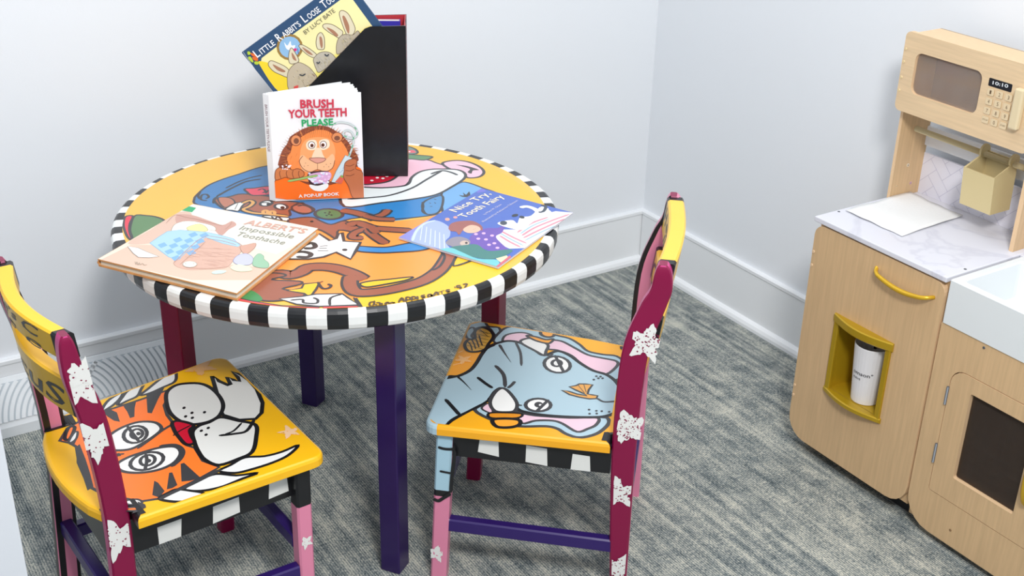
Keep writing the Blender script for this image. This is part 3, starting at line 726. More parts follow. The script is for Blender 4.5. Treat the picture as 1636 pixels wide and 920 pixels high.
def elephant_art(S):
    L = .0055
    S.fill('F0A030', 'M', '270,450 330,340 380,180 480,110 560,120 500,300 440,380 380,430', sm=False)
    S.fill('eleph', 'M', '380,150 420,120 490,98 515,150 580,160 590,190 560,205 520,160 450,165 400,220 385,190', line=L, lc='gry')
    S.fill('eleph', 'M', '400,170 430,160 440,180 420,210 440,230 400,225 385,200', line=.005)
    # upper ear
    S.fill('eleph', 'M', '560,250 590,185 650,155 760,155 840,175 920,205 1000,225 1060,260 1110,300 1200,320 1280,330 1335,375 1340,420 1310,455 1265,470 1200,430 1000,330 800,250', line=.006)
    S.fill('pinke', 'M', '605,240 625,205 700,190 760,198 790,225 720,245 650,248', line=.005)
    S.fill('pinke', 'M', '870,285 880,240 950,240 1030,280 1110,322 1200,342 1275,358 1285,385 1222,436 1150,425 1080,385 1010,325 930,295', line=.006)
    # lower ear
    S.fill('eleph', 'M', '440,650 520,620 700,660 900,690 1180,690 1232,705 1225,740 1160,790 1060,812 980,790 930,760 860,745 700,745 560,715', line=.007)
    S.fill('pinke', 'M', '690,668 800,682 1000,695 1165,695 1160,735 1110,760 1045,778 960,730 900,712 800,712 720,728', line=.006)
    S.fill('pinke', 'M', '480,640 520,610 545,650 540,670', line=.004)
    # body and head
    S.fill('eleph', 'M', '255,462 340,448 410,415 450,370 480,320 520,275 590,248 650,240 720,255 800,298 850,325 930,300 1000,325 1070,375 1140,415 1220,440 1275,480 1305,530 1312,590 1290,650 1230,682 1150,692 1000,690 860,680 760,665 690,640 640,560 600,520 560,540 520,590 420,645 300,712 230,770 150,760 150,600', line=.0075, lc='blk')
    S.fill('eleph', 'M', '170,480 262,464 400,480 520,570 420,640 300,700 230,765 130,770 130,560')
    S.line(.0065, 'M', '250,465 330,450 400,422 445,378 475,325 510,285 560,262', 'blk')
    # tusks with bands
    S.fill('ECEBE8', 'M', '710,248 750,225 800,232 872,262 862,300 850,325 800,300', line=.006)
    S.fill('ora2', 'M', '745,208 800,215 860,232 905,228 895,245 870,255 800,238', line=.0055); S.ell('F0A445', 'M', 870, 197, 42, 20, 8, .0065)
    S.fill('ECEBE8', 'M', '530,605 560,545 600,520 640,540 688,605 680,650 640,662 560,655', line=.0065)
    S.fill('D98A1E', 'M', '525,668 620,665 718,672 690,697 540,697', line=.005, lc='blk'); S.fill('F0A030', 'M', '545,708 620,700 700,708 705,735 650,752 570,748', line=.0075, lc='blk')
    # eyes
    S.ell('ECEBE8', 'M', 928, 380, 78, 48, 8, .0065); S.ell(None, 'M', 925, 372, 28, 19, 0, line=.006); S.line(.006, 'M', '915,325 940,375 970,430')
    S.ell('ECEBE8', 'M', 815, 620, 75, 38, 0, .0065); S.ell('gry', 'M', 818, 618, 26, 17); S.ell('ECEBE8', 'M', 828, 620, 9, 6); S.line(.006, 'M', '878,588 840,625 800,663')
    # tuft
    S.fill('D99C4A', 'M', '955,532 1000,540 1045,555 1105,565 1080,550 1035,530 1000,512 1040,505 1060,495 1100,496 1138,500 1115,530 1108,555 1135,560 1168,565 1160,582 1120,584 1060,574 1000,558', sm=False, line=.004)
    S.line(.003, 'M', '1050,500 1090,550'); S.line(.003, 'M', '1085,497 1100,545'); S.line(.0045, 'M', '1165,580 1200,600 1250,600 1295,593')
    # wrinkles and dots
    S.line(.007, 'M', '585,262 615,310 655,368', taper=True); S.line(.005, 'M', '680,245 710,310 716,388'); S.line(.007, 'M', '620,515 610,440 560,385', taper=False); S.line(.006, 'M', '635,520 660,500 677,480')
    S.line(.0065, 'M', '545,520 500,490 455,455', 'blk'); S.line(.0055, 'M', '335,450 375,485 420,532', 'blk', taper=True); S.line(.007, 'M', '350,680 310,635 265,585', 'blk'); S.line(.004, 'M', '850,320 880,330 905,318')
    S.line(.004, 'M', '685,600 700,620 720,622')
    for a, b in ((1145, 470), (1172, 462), (1197, 462), (1160, 450), (1185, 452), (1120, 672), (1117, 648), (1160, 655), (1162, 671), (1192, 657), (1236, 661)): S.ell('gry', 'M', a, b, 8, 5)
    # peanut
    S.fill('D9A441', 'M', '380,265 400,235 440,225 440,185 480,162 530,180 550,215 520,260 500,290 450,305 400,300', line=.006, lc='blk')
    for i in range(6):
        S.line(.0028, 'M', '%d,%d %d,%d %d,%d' % (398+22*i, 245-13*i, 415+20*i, 265-7*i, 425+20*i, 300-10*i) if i < 4 else '%d,%d %d,%d' % (455+14*(i-4), 172, 520, 200+18*(i-4)), 'blk')
    for i in range(6): S.line(.0028, 'M', '%d,%d %d,%d' % (392+14*i, 268-17*i, 492+10*i, 290-18*i), 'blk')
    S.star('F0B878', 740, 575, .018, 20, 8, 'F0A030', .4); S.line(.003, 'M', '320,320 370,300', 'F6D2A0'); S.line(.003, 'M', '310,385 360,372', 'F6D2A0')
make_chair(C1, -1, 'tiger', 'painted child chair with an orange tiger face on its yellow seat, left of the table')
make_chair(C2, 1, 'elephant', 'painted child chair with a blue grey elephant on its yellow seat, right of the table')
TB = TH+.0014    # height of the painted surface
# ------------------------------------------------------------------ books on the table
def slab(m_, q, z0_, z1_, mat):
    a = [Vector((p.x, p.y, z0_)) for p in q]; b = [Vector((p.x, p.y, z1_)) for p in q]
    m_.add(a+b, [[3, 2, 1, 0], [4, 5, 6, 7], [0, 1, 5, 4], [1, 2, 6, 5], [2, 3, 7, 6], [3, 0, 4, 7]], mat)
def lerp(a, b, t): return a+(b-a)*t
def inset(q, d):
    c = sum(q, Vector((0, 0, 0)))/4; return [c+(p-c)*(1-d) for p in q]
# flat hardback picture book, its left corner over the table edge
zt_ = TB+.0125
qa = [hz(*p, zt_) for p in ((156, 413.7), (378.4, 468.7), (508, 364.8), (308.7, 325.7))]
oa = Vector((qa[0].x+.12, qa[0].y, TB))
ALB = thing('picture_book', 'pale hardback book with a blue checked bed on its cover, over the left table edge', 'book', oa)
M_BOARD = paint('C98F56', .6, name='worn_book_board', noise=.12, scale=60); M_PAGE = paint('D8D0BE', .8, name='paper_edges', noise=.15, scale=8, stretch=(1, 1, 120))
PALB = 'E3D3C3'
m_ = MB(); slab(m_, qa, TB+.0102, zt_, M_BOARD)
qq = inset(qa, .012); slab(m_, inset(qa, .004), zt_-.0004, zt_+.0001, paint('E6D6C4', .4))
A = Art(m_, (qa[3].x, qa[3].y, zt_+.0001), qa[2]-qa[3], qa[0]-qa[3], step=8e-6, rough=.33)
uv4 = [((p-A.O).dot(A.U), (p-A.O).dot(A.V)) for p in qa]
ar_ = sum(uv4[i-1][0]*uv4[i][1]-uv4[i][0]*uv4[i-1][1] for i in range(4)); A.clip = uv4 if ar_ > 0 else uv4[::-1]
A.fill('E9E2D6', 'A', '580,430 1430,590 1400,640 1150,760 700,640 500,500', sm=False)
A.fill('DCBDA8', 'A', '0,800 200,700 420,700 500,800 1100,850 1000,930 600,930', sm=False)
A.fill('D9B7A4', 'A', '180,690 330,600 480,500 560,480 600,500 560,530 470,600 420,650 330,690', sm=True)
A.fill('1FA56A', 'A', '503,470 562,443 628,458 600,487', sm=False)
A.fill('C89A8C', 'A', '500,505 600,505 720,545 800,570 860,545 890,570 840,600 790,640 740,600 640,550 540,545 500,560')
A.fill('F2EFEA', 'A', '465,605 490,565 560,545 660,555 745,580 752,606 700,600 560,605 480,618', line=.0012, lc='A8927A')
A.fill('DDD79A', 'A', '565,590 600,572 650,563 690,582 700,608 640,618 590,612', line=.0008, lc='B0A060')
A.fill('D4AB98', 'A', '480,820 560,740 640,670 700,640 820,660 910,690 930,730 880,790 820,850 700,860 560,860', line=.001, lc='B58C78')
A.fill('A9CDE8', 'A', '325,688 380,650 440,612 520,603 640,612 700,618 800,640 870,660 915,702 900,712 800,690 690,650 640,690 570,740 505,800 450,780 395,740', sm=False, line=.0015, lc='86AECB')
for r in range(5):
    for c in range(6):
        if (r+c) % 2: continue
        x, y = 375+c*50+r*22, 700-c*17+r*21
        if x+y*.9 > 1290: continue
        A.fill('7FAFDC', 'A', '%d,%d %d,%d %d,%d %d,%d' % (x, y, x+44, y-17, x+66, y+4, x+22, y+21), sm=False)
for i in range(5): A.line(.0012, 'A', '%d,%d %d,%d' % (620+15*i, 720+26*i, 860-6*i, 730+24*i), 'C29682')
for st in ('480,820 560,740 640,670 700,640', '700,640 820,660 910,690', '520,830 600,760 690,680', '700,660 800,675 890,700', '430,560 490,505 560,520 640,535 720,555 800,575', '560,850 700,855 820,845', '860,545 850,570 815,600'): A.line(.0014, 'A', st, 'B98C7A')
for i in range(26):
    x = random.uniform(540, 860); y = random.uniform(700, 840); A.line(.0010, 'A', '%d,%d %d,%d' % (x, y, x+55, y+9), random.choice(['C99E8C', 'E0BCA8', 'BF9080']), sm=False)
A.fill('CFA08C', 'A', '915,712 960,700 1015,690 1010,720 960,760 930,750', line=.0008, lc='A87E6C')
A.fill('EFEDE8', 'A', '180,712 250,722 300,745 385,778 320,785 250,782 215,755', sm=False, line=.0012, lc='9C8C84')
A.ell('EFEFE6', 'A', 586, 828, 46, 20, 0, .0014, 'B8A898'); A.ell(None, 'A', 586, 824, 28, 10, 0, .0012, 'B8C0A8')
A.fill('C3C3DC', 'A', '870,805 905,768 960,760 1000,790 980,830 900,830', line=.001, lc='9090B0'); A.fill('D8E0C0', 'A', '850,850 900,830 975,845 990,870 900,875')
A.fill('96BE9E', 'A', '1000,800 1015,775 1040,758 1068,775 1070,795 1100,820 1095,850 1040,850 1000,835', line=.001, lc='7FA488')
A.fill('C8E6DC', 'A', '730,880 770,868 825,872 800,888 745,892')
A.text("ALBERT'S", (160+935/4.09, 220+565/4.09), (160+1330/4.09, 220+628/4.09), .020, 'D2A494', .02)
A.text('Impossible', (160+905/4.09, 220+600/4.09), (160+1255/4.09, 220+660/4.09), .017, '8E9284')
A.text('Toothache', (160+880/4.09, 220+640/4.09), (160+1195/4.09, 220+700/4.09), .017, '8E9284')
A.line(.0011, 'A', '228,810 234,828 240,812 248,832 256,818 264,832 276,822 290,834 306,830', 'B09C88')
m_.build('front_cover', ALB, oa, merge=False)
m_ = MB(); slab(m_, inset(qa, .022), TB+.0024, TB+.0102, M_PAGE); m_.build('page_block', ALB, oa)
m_ = MB(); slab(m_, qa, TB, TB+.0024, M_BOARD); m_.build('back_cover', ALB, oa)
m_ = MB(); p, q = qa[0], qa[3]; dv = (qa[1]-qa[0]).normalized()
rings = []
for c in (p, q):
    rings.append([Vector((c.x, c.y, 0))+dv*(.004-.006*math.sin(math.pi*i/8))+Vector((0, 0, TB+.0006+.0115*i/8)) for i in range(9)] + [Vector((c.x, c.y, 0))+dv*(.006-.006*math.sin(math.pi*i/8))+Vector((0, 0, TB+.0006+.0115*i/8)) for i in range(8, -1, -1)])
m_.loft(rings, lambda i, j: M_BOARD); m_.build('spine', ALB, oa, recalc=True)
# paperback with a blue night-time cover
zf = TB+.0032
qf = [hz(*p, zf) for p in ((637, 379), (796, 426.6), (915.7, 339.8), (770, 300.7))]
of = Vector((sum(p.x for p in qf)/4, sum(p.y for p in qf)/4, TB))
FAI = thing('paperback_book', 'thin blue paperback with a sleeping girl and dog, on the right of the tabletop', 'book', of)
m_ = MB(); slab(m_, qf, TB+.0022, zf, paint('C9D0E4', .4))
A = Art(m_, (qf[0].x, qf[0].y, zf), qf[3]-qf[0], qf[1]-qf[0], step=8e-6, rough=.28)
uv4 = [((p-A.O).dot(A.U), (p-A.O).dot(A.V)) for p in qf]
ar_ = sum(uv4[i-1][0]*uv4[i][1]-uv4[i][0]*uv4[i-1][1] for i in range(4)); A.clip = uv4 if ar_ > 0 else uv4[::-1]
A.fill('4A68B8', 'B', '300,660 860,320 1470,490 960,860', sm=False)
A.fill('8F8FD0', 'B', '300,655 520,530 480,580 400,690', sm=False)
A.fill('A4B2E4', 'B', '400,680 425,610 480,560 560,540 640,580 650,640 620,680 660,740 560,720', sm=True)
for i in range(6): A.line(.003, 'B', '%d,%d %d,%d' % (470+28*i, 570+12*i, 455+32*i, 670+14*i), 'D5DCF4')
A.line(.005, 'B', '405,675 430,610 485,560 555,540', 'C6D4F0'); A.ell('E0A08A', 'B', 633, 533, 16, 10); A.ell('D89A9A', 'B', 685, 520, 14, 8)
A.fill('6F6FC8', 'B', '820,340 860,328 890,350 830,360', sm=False)
A.fill('EFE6EC', 'B', '920,650 980,600 1080,600 1110,590 1260,500 1340,480 1455,490 1400,540 1250,640 1150,720 1040,725 960,690', sm=False)
for st in ('1120,640 1200,590 1320,540 1430,500', '1130,655 1220,610 1330,560 1400,530', '1090,620 1180,560 1290,520', '985,610 1060,650 1150,690', '975,640 1040,680 1110,715'): A.line(.0045, 'B', st, 'D98A98')
for st in ('1110,628 1190,575 1300,530', '1140,672 1240,620 1340,575', '980,625 1050,665 1130,705'): A.line(.003, 'B', st, '8FB8CC')
A.fill('6A4FA8', 'B', '780,650 830,610 900,590 960,590 1010,570 990,620 950,650 1020,720 1060,745 960,750 850,720 790,700')
for a, b in ((820, 630), (870, 625), (835, 660), (885, 665), (940, 690), (905, 700), (960, 720), (925, 640)): A.ell('D8B0DC', 'B', a, b, 13, 7)
A.fill('9A5A54', 'B', '640,590 660,560 720,545 800,545 855,575 862,605 830,600 780,580 740,600 710,635 690,615 655,610')
A.fill('E6B49C', 'B', '735,600 780,572 830,578 850,600 820,620 765,622'); A.line(.0015, 'B', '800,600 820,596', '7A3E38')
A.fill('8C8490', 'B', '622,690 660,655 720,648 770,665 782,690 740,715 680,715'); A.ell('C8B0A0', 'B', 745, 690, 30, 17); A.ell('3A3038', 'B', 757, 688, 9, 7)
A.fill('3E7A74', 'B', '650,720 760,700 830,700 900,740 1040,730 1050,750 960,790 850,790 740,760')
A.fill('6FBFC4', 'B', '560,740 650,720 720,745 830,790 960,800 950,845 800,800 660,765'); A.fill('E8E4B0', 'B', '950,790 1020,770 1040,790 980,815', sm=False); A.fill('D0606E', 'B', '940,850 1040,770 1050,780 970,845', sm=False)
A.fill('F0EEF2', 'B', '960,560 1000,545 1060,540 1090,560 1110,520 1180,510 1250,450 1330,500 1340,525 1250,520 1180,560 1130,600 1080,600 1000,580'); A.ell('3A4450', 'B', 1000, 558, 24, 14); A.ell('2A3038', 'B', 1075, 508, 22, 9, -10); A.ell('2A3038', 'B', 1120, 520, 18, 9, 10)
A.line(.010, 'B', '1110,458 1150,450 1200,465 1230,485 1265,478 1280,460', 'EDEBF2'); A.line(.006, 'B', '1230,490 1262,480 1275,450 1245,440', '3A4450')
A.text('Nice Try,', (560+690/4.09, 220+487/4.09), (560+920/4.09, 220+368/4.09), .017, 'F6E6C8', .012)
A.text('Tooth Fairy', (560+745/4.09, 220+525/4.09), (560+1008/4.09, 220+388/4.09), .017, 'F6E6C8', .012)
A.text('by Mary W. Olson', (560+878/4.09, 220+505/4.09), (560+990/4.09, 220+438/4.09), .005, 'D8D0E0')
A.text('illustrated by Katherine Tillotson', (560+868/4.09, 220+553/4.09), (560+1096/4.09, 220+412/4.09), .005, 'D8D0E0')
m_.build('front_cover', FAI, of, merge=False)
m_ = MB(); slab(m_, inset(qf, .006), TB+.0006, TB+.0022, M_PAGE); slab(m_, qf, TB, TB+.0006, paint('C9D0E4', .4)); m_.build('page_block', FAI, of)
# standing pop-up book
lb, lc = hz(440, 321.5, TB), hz(582, 315.5, TB); HB = .194
d = (lc-lb); d.z = 0; WB = d.length; d.normalize(); nb = Vector((d.y, -d.x, 0))
if nb.dot(CAM-lb) < 0: nb = -nb
ol = (lb+lc)/2; ol.z = TB
LIO = thing('popup_book', 'white pop-up book with a lion brushing its teeth, standing open on the table', 'book', ol)
def board(m_, a, dr, wd, h, th, nn, mat):
    q = [a, a+dr*wd, a+dr*wd-nn*th, a-nn*th]; slab(m_, q, a.z, a.z+h, mat)
M_WC = paint('E8E9EC', .3, name='glossy_white_cover')
m_ = MB(); board(m_, lb, d, WB, HB, .0024, nb, M_WC)
A = Art(m_, lb, d, Vector((0, 0, 1)), [(0.0008, .0008), (WB-.0008, .0008), (WB-.0008, HB-.0008), (.0008, HB-.0008)], step=8e-6, rough=.3)
A.fill('8E4A34', 'L', '235,1000 235,760 225,730 250,640 270,600 300,560 320,510 350,485 400,455 440,435 520,412 620,418 690,450 740,490 800,545 830,600 865,640 885,690 870,720 900,800 925,900 925,1000')
random.seed(3)
for i in range(46):   # tufts of the mane
    a = math.radians(180+i*4.6-8); cx, cy = 560, 660; rx, ry = 300, 235
    x, y = cx+rx*math.cos(a), cy+ry*math.sin(a); x2, y2 = cx+(rx*1.09)*math.cos(a+.05), cy+(ry*1.09)*math.sin(a+.05)
    A.line(.0026, 'L', '%d,%d %d,%d' % (cx+rx*.8*math.cos(a), cy+ry*.8*math.sin(a), x2, y2), random.choice(['8E4A34', 'A85C34', '7A4030']), taper=True)
for i in range(150):
    a = math.radians(random.uniform(165, 375)); q = random.uniform(.72, .98); cx, cy = 560, 690
    x, y = cx+300*q*math.cos(a), cy+255*q*math.sin(a)
    A.line(.0016, 'L', '%d,%d %d,%d %d,%d' % (x, y, x+22*math.cos(a+.3), y+26*math.sin(a)-4, x+46*math.cos(a+.1), y+50*math.sin(a)), random.choice(['6A3428', 'A8603C', 'C87848', '8E4A34', 'D88850']), taper=True)
A.fill('F08A48', 'L', '330,620 350,560 420,500 520,450 620,450 700,500 760,560 800,640 800,720 740,800 700,860 400,860 330,760 300,680')
for i in range(16):
    x = 430+i*17; A.line(.0018, 'L', '%d,%d %d,%d' % (x, 430+abs(i-8)*3, 455+i*14, 520), random.choice(['8E4A34', 'B86A40']), taper=True)
A.fill('F5701E', 'L', '230,820 320,800 400,860 520,900 700,880 820,760 900,760 925,860 925,1010 700,1000 205,1000')
A.ell('D88A5A', 'L', 372, 530, 42, 44, 0, .0012, '7A4030'); A.ell('7A4A38', 'L', 375, 535, 22, 24); A.ell('D88A5A', 'L', 708, 505, 44, 40, 0, .0012, '7A4030'); A.ell('7A4A38', 'L', 708, 512, 24, 20)
for i in range(60):
    x = random.uniform(330, 790); y = random.uniform(560, 850)
    if 410 < x < 690: continue
    A.line(.0014, 'L', '%d,%d %d,%d' % (x, y, x+(-16 if x < 560 else 16), y+34), random.choice(['C86A38', 'E07840', 'B05830', 'F09858']), taper=True)
A.fill('F2A066', 'L', '405,650 420,570 455,525 520,505 600,505 660,530 690,590 690,660 660,740 420,740')
A.fill('F2DCC4', 'L', '455,560 480,530 530,528 545,560 535,600 500,610 465,600'); A.fill('F2DCC4', 'L', '562,540 600,520 640,530 645,580 610,605 572,600')
A.ell('FFFFFF', 'L', 500, 568, 27, 28, 0, .0012, '503028'); A.ell('FFFFFF', 'L', 596, 564, 26, 28, 0, .0012, '503028'); A.ell('8A4A28', 'L', 503, 572, 15, 16); A.ell('8A4A28', 'L', 592, 568, 15, 16); A.ell('blk', 'L', 503, 572, 8, 9); A.ell('blk', 'L', 592, 568, 8, 9)
A.fill('F0D2B4', 'L', '520,620 545,590 575,600 590,640 605,680 550,700 500,685')
A.fill('F0B88C', 'L', '400,680 430,650 480,690 550,700 620,680 670,640 690,690 670,760 600,785 550,770 480,790 420,765')
A.fill('D89888', 'L', '480,680 520,672 580,672 615,680 600,700 560,715 530,712', line=.001, lc='5A3028'); A.line(.0014, 'L', '548,715 548,770', '5A3028'); A.line(.0013, 'L', '430,655 400,700 430,760 490,788 548,768 610,785 670,755 690,690', '8A5038')
for a, b in ((450, 715), (470, 735), (440, 740), (620, 725), (640, 745), (600, 745), (655, 720)): A.ell('5A3028', 'L', a, b, 3, 3)
A.fill('3A2428', 'L', '470,800 540,780 640,785 650,850 600,905 530,905 480,870'); A.fill('F2EFEA', 'L', '485,890 550,900 625,880 635,910 590,942 530,940 490,915')
A.fill('D8A8D0', 'L', '480,810 560,790 650,790 655,840 600,875 520,880 485,850')
for i in range(34): A.ell(random.choice(['F6F2F8', 'E8C0E0', 'C8D4F0']), 'L', random.uniform(475, 655), random.uniform(795, 880), 10, 8)
A.tube('9CC070', .0032, 'L', '305,862 400,845 480,828 550,815', .0006, '5A7A40'); A.line(.003, 'L', '470,838 500,850 540,850', 'DCE4F4')
A.fill('C87848', 'L', '205,850 205,780 235,752 270,760 300,745 340,770 385,760 430,780 438,815 400,835 330,840 290,830 250,842', line=.0012, lc='7A4028')
for x in (250, 305, 355, 405): A.line(.0012, 'L', '%d,840 %d,800 %d,775' % (x, x-12, x-5), '7A4028')
for i in range(12): A.ell('F2E8F0', 'L', random.uniform(235, 330), random.uniform(730, 765), 7, 5)
for st, c in (('680,395 720,384 765,385 810,395 850,420 874,455 870,490 840,510 800,508 765,490 760,465 790,448 825,462 842,500 838,560 820,620 795,680', 'C8D4D4'),): A.line(.0036, 'L', st, '9AA6A8'); A.line(.0026, 'L', st, c)
for st in ('680,393 700,388', '850,420 866,440', '874,460 868,488', '765,490 785,502', '842,500 840,525', '836,565 828,595', '812,635 803,655'): A.line(.0034, 'L', st, '2FA468')
A.fill('C6D8DE', 'L', '775,650 828,672 790,780 740,880 662,868 700,780', sm=False, line=.001, lc='7A8C90');
for i in range(22):
    t = i/21; x, y = 800-95*t+random.uniform(-14, 14), 690+165*t+random.uniform(-10, 10); A.line(.0010, 'L', '%d,%d %d,%d' % (x, y, x+8, y-9), random.choice(['5A6AA8', '8A7AB8', '6A8AC0']), sm=False)
A.fill('D8604A', 'L', '690,868 745,882 775,820 740,812', sm=False); A.fill('7AB050', 'L', '742,812 760,818 752,834 735,828', sm=False)
A.fill('B86A44', 'L', '770,720 800,690 850,680 870,700 860,760 920,800 925,1000 840,1000 800,900 760,830 765,780', line=.0012, lc='7A4028')
for y in (725, 765, 805): A.line(.0012, 'L', '775,%d 815,%d 850,%d' % (y+8, y+12, y-4), '7A4028')
A.text('BRUSH', (400+408/5.1125, 120+263/5.1125), (400+682/5.1125, 120+258/5.1125), .0145, 'C4374E', .035)
A.text('YOUR TEETH', (400+310/5.1125, 120+345/5.1125), (400+788/5.1125, 120+328/5.1125), .0145, 'C4374E', .035)
A.text('PLEASE', (400+420/5.1125, 120+413/5.1125), (400+678/5.1125, 120+402/5.1125), .012, '1FA060', .03)
A.text('A POP-UP BOOK', (160+1297/4.09, 220+388/4.09), (160+1562/4.09, 220+372/4.09), .006, 'ECE6E0', .03)
m_.build('front_cover', LIO, ol, merge=False)
dq = (d*-.35+nb*-.94).normalized()
sp0 = lb - d*.010 - nb*.008
m_ = MB(); sd = (lb-sp0).normalized(); q = [sp0, lb, lb-nb*.0024, sp0-nb*.0024+sd*.001]
slab(m_, q, TB, TB+HB, M_WC)
A = Art(m_, sp0, sd, Vector((0, 0, 1)), step=6e-5); L_ = (lb-sp0).length
if True:
    vs, fs, wd, hg = glyphs('BRUSH YOUR TEETH PLEASE', .02)
    pts = [A.P(L_*.25+b_/hg*.0055, HB-.018-a_/wd*.085) for a_, b_ in vs]; m_.add(pts, fs, pm('8A7078', .4))
m_.build('spine', LIO, ol, merge=False)
m_ = MB(); d2 = Vector((math.cos(math.radians(14)), math.sin(math.radians(14)), 0)); n2 = Vector((d2.y, -d2.x, 0))
board(m_, Vector((sp0.x, sp0.y, TB)), (d*.985-nb*.42).normalized(), WB*.95, HB, .0024, nb, M_WC); m_.build('back_cover', LIO, ol)
for i in range(6):
    m_ = MB(); t = (i+1)/7; dd = (d*(1-.01*t)-nb*(.02+.36*t)).normalized(); st = lerp(lb-nb*.003, sp0, t*.8)+d*.003; st.z = TB+.002
    board(m_, st, dd, WB*(.985-.01*(i % 2)), HB-.006+.0012*i, .0016, nb, paint('F2F3F4', .6, name='white_card_leaf')); m_.build('page', LIO, ol)
# black magazine box with books in it
b0 = hz(641, 281, TB); an = math.radians(-29); bd = Vector((math.cos(an), math.sin(an), 0)); bn = Vector((bd.y, -bd.x, 0))
if bn.dot(CAM-b0) < 0: bn = -bn
BW0, BW1, BD, BT = -.235, .0125, .086, .003
ob = b0+bd*(-.11)-bn*BD/2
BOX = thing('magazine_box', 'black upright magazine file with red inside and slanted front, standing on the table', 'file box', ob)
M_BB = paint('0E0F14', .3, name='black_lacquered_board', noise=.3, scale=60, bump=.05); M_BR = paint('B83038', .45, name='red_board')
M_BW = paint('2A1014', .4, name='worn_black_over_red', noise=.2); nt_ = M_BW.node_tree
for n_ in nt_.nodes:
    if n_.type == 'TEX_NOISE': n_.inputs['Scale'].default_value = 130
    if n_.type == 'VALTORGB':
        n_.color_ramp.elements[0].position = .5; n_.color_ramp.elements[0].color = hexc('100E14'); n_.color_ramp.elements[1].position = .6; n_.color_ramp.elements[1].color = hexc('B02C38')
side = [(BW0, 0), (BW1, 0), (BW1, .283), (-.050, .281), (-.060, .277), (-.192, .142), (BW0, .138)]
def sidewall(nm, off, inner_red_out=False):
    m_ = MB(); rings = []
    for k in (0, 1): rings.append([b0+bd*u+Vector((0, 0, v))-bn*(off+BT*k) for u, v in side])
    m_.loft(rings, lambda i, j: M_BB if j != 1 else M_BW, cap=False)
    for R, mm in ((rings[0], M_BB if off == 0 else M_BR), (rings[1], M_BR if off == 0 else M_BB)):
        for t in tessellate_polygon([[Vector((u, v, 0)) for u, v in side]]): m_.add([R[i] for i in t], [[0, 1, 2]], mm)
    m_.build(nm, BOX, ob)
sidewall('side_panel', 0); sidewall('side_panel', BD-BT)
def wall_(nm, u0_, u1_, z0_, z1_, mat):
    m_ = MB(); q = [b0+bd*u0_-bn*BT, b0+bd*u1_-bn*BT, b0+bd*u1_-bn*(BD-BT), b0+bd*u0_-bn*(BD-BT)]
    slab(m_, q, z0_, z1_, mat); m_.build(nm, BOX, ob)
wall_('end_panel', BW1-BT*.5, BW1, TB, TB+.2829, M_BW); wall_('end_lining', BW1-BT, BW1-BT*.5, TB, TB+.2829, M_BR); wall_('end_panel', BW0, BW0+BT, TB, TB+.137, M_BB); wall_('base_panel', BW0+BT, BW1-BT, TB, TB+.003, M_BR)
m_ = MB()   # worn red edge strip
# tilted book in the box
bp = b0-bn*.0065
TLc, ang_ = (-.279, .231), math.radians(35.6); W_, H2 = .232, .166
ex = (math.cos(ang_), math.sin(ang_)); ey = (math.sin(ang_), -math.cos(ang_))
cor = [TLc, (TLc[0]+W_*ex[0], TLc[1]+W_*ex[1]), (TLc[0]+W_*ex[0]+H2*ey[0], TLc[1]+W_*ex[1]+H2*ey[1]), (TLc[0]+H2*ey[0], TLc[1]+H2*ey[1])]
P3 = lambda c, dpt: b0+bd*c[0]+Vector((0, 0, c[1]))-bn*dpt
orb = P3(cor[3], .01)
RAB = thing('picture_book', 'blue and yellow picture book of rabbits leaning tilted in the black magazine box', 'book', orb)
def tslab(m_, sc, d0_, d1_, mat):
    c = [sum(x[i] for x in cor)/4 for i in (0, 1)]; cc = [(c[0]+(x[0]-c[0])*sc, c[1]+(x[1]-c[1])*sc) for x in cor]
    a = [P3(x, d0_) for x in cc]; b = [P3(x, d1_) for x in cc]
    m_.add(a+b, [[0, 1, 2, 3], [7, 6, 5, 4], [0, 4, 5, 1], [1, 5, 6, 2], [2, 6, 7, 3], [3, 7, 4, 0]], mat)
m_ = MB(); tslab(m_, 1, .0065, .0075, paint('2C4C70', .35))
cl_ = [(x[0], x[1]) for x in cor]
A = Art(m_, b0-bn*.0065, bd, Vector((0, 0, 1)), None, step=8e-6, rough=.3)
cl2 = [((P3(x, .0065)-A.O).dot(A.U), (P3(x, .0065)-A.O).dot(A.V)) for x in cor]
ar_ = sum(cl2[i-1][0]*cl2[i][1]-cl2[i][0]*cl2[i-1][1] for i in range(4)); A.clip = cl2 if ar_ > 0 else cl2[::-1]
A.fill('F0E6A8', 'R', '245,475 460,310 880,5 960,-45 1150,215 1050,300 620,720 390,760 235,540', sm=False)
A.fill('F2D432', 'R', '245,500 420,560 620,700 600,760 400,760 235,540', sm=True); A.fill('F2E680', 'R', '700,560 850,440 1060,250 1140,215 1100,300 700,720', sm=True)
A.line(.0012, 'R', '95,425 240,640 350,765', 'D8DCE4', sm=False)
A.ell('8EB8DC', 'R', 475, 385, 98, 98, 0, .0045, '9C7A3C'); A.fill('ECEEF4', 'R', '430,345 455,372 480,335 490,370 520,370 500,410 450,400'); A.fill('D82A78', 'R', '505,400 530,395 530,415 510,418'); A.line(.003, 'R', '540,395 545,440', '3858A8')
def ear(o, i_): A.fill('DCD2B4', 'R', o, line=.0012, lc='6A5A48'); A.fill('A8785C', 'R', i_)
ear('880,120 900,85 950,110 990,180 1010,240 985,290 950,295 920,240', '905,140 925,135 960,210 958,275 935,240')
ear('745,220 760,195 820,200 880,235 910,265 880,310 840,290 790,260', '775,225 830,245 870,285 850,295')
ear('690,350 700,290 730,265 755,300 760,350 755,400 720,405 700,395', '718,300 738,310 745,370 735,395 722,360')
ear('550,380 575,365 640,400 690,440 700,460 665,470 610,440', '575,385 630,415 665,450 620,435')
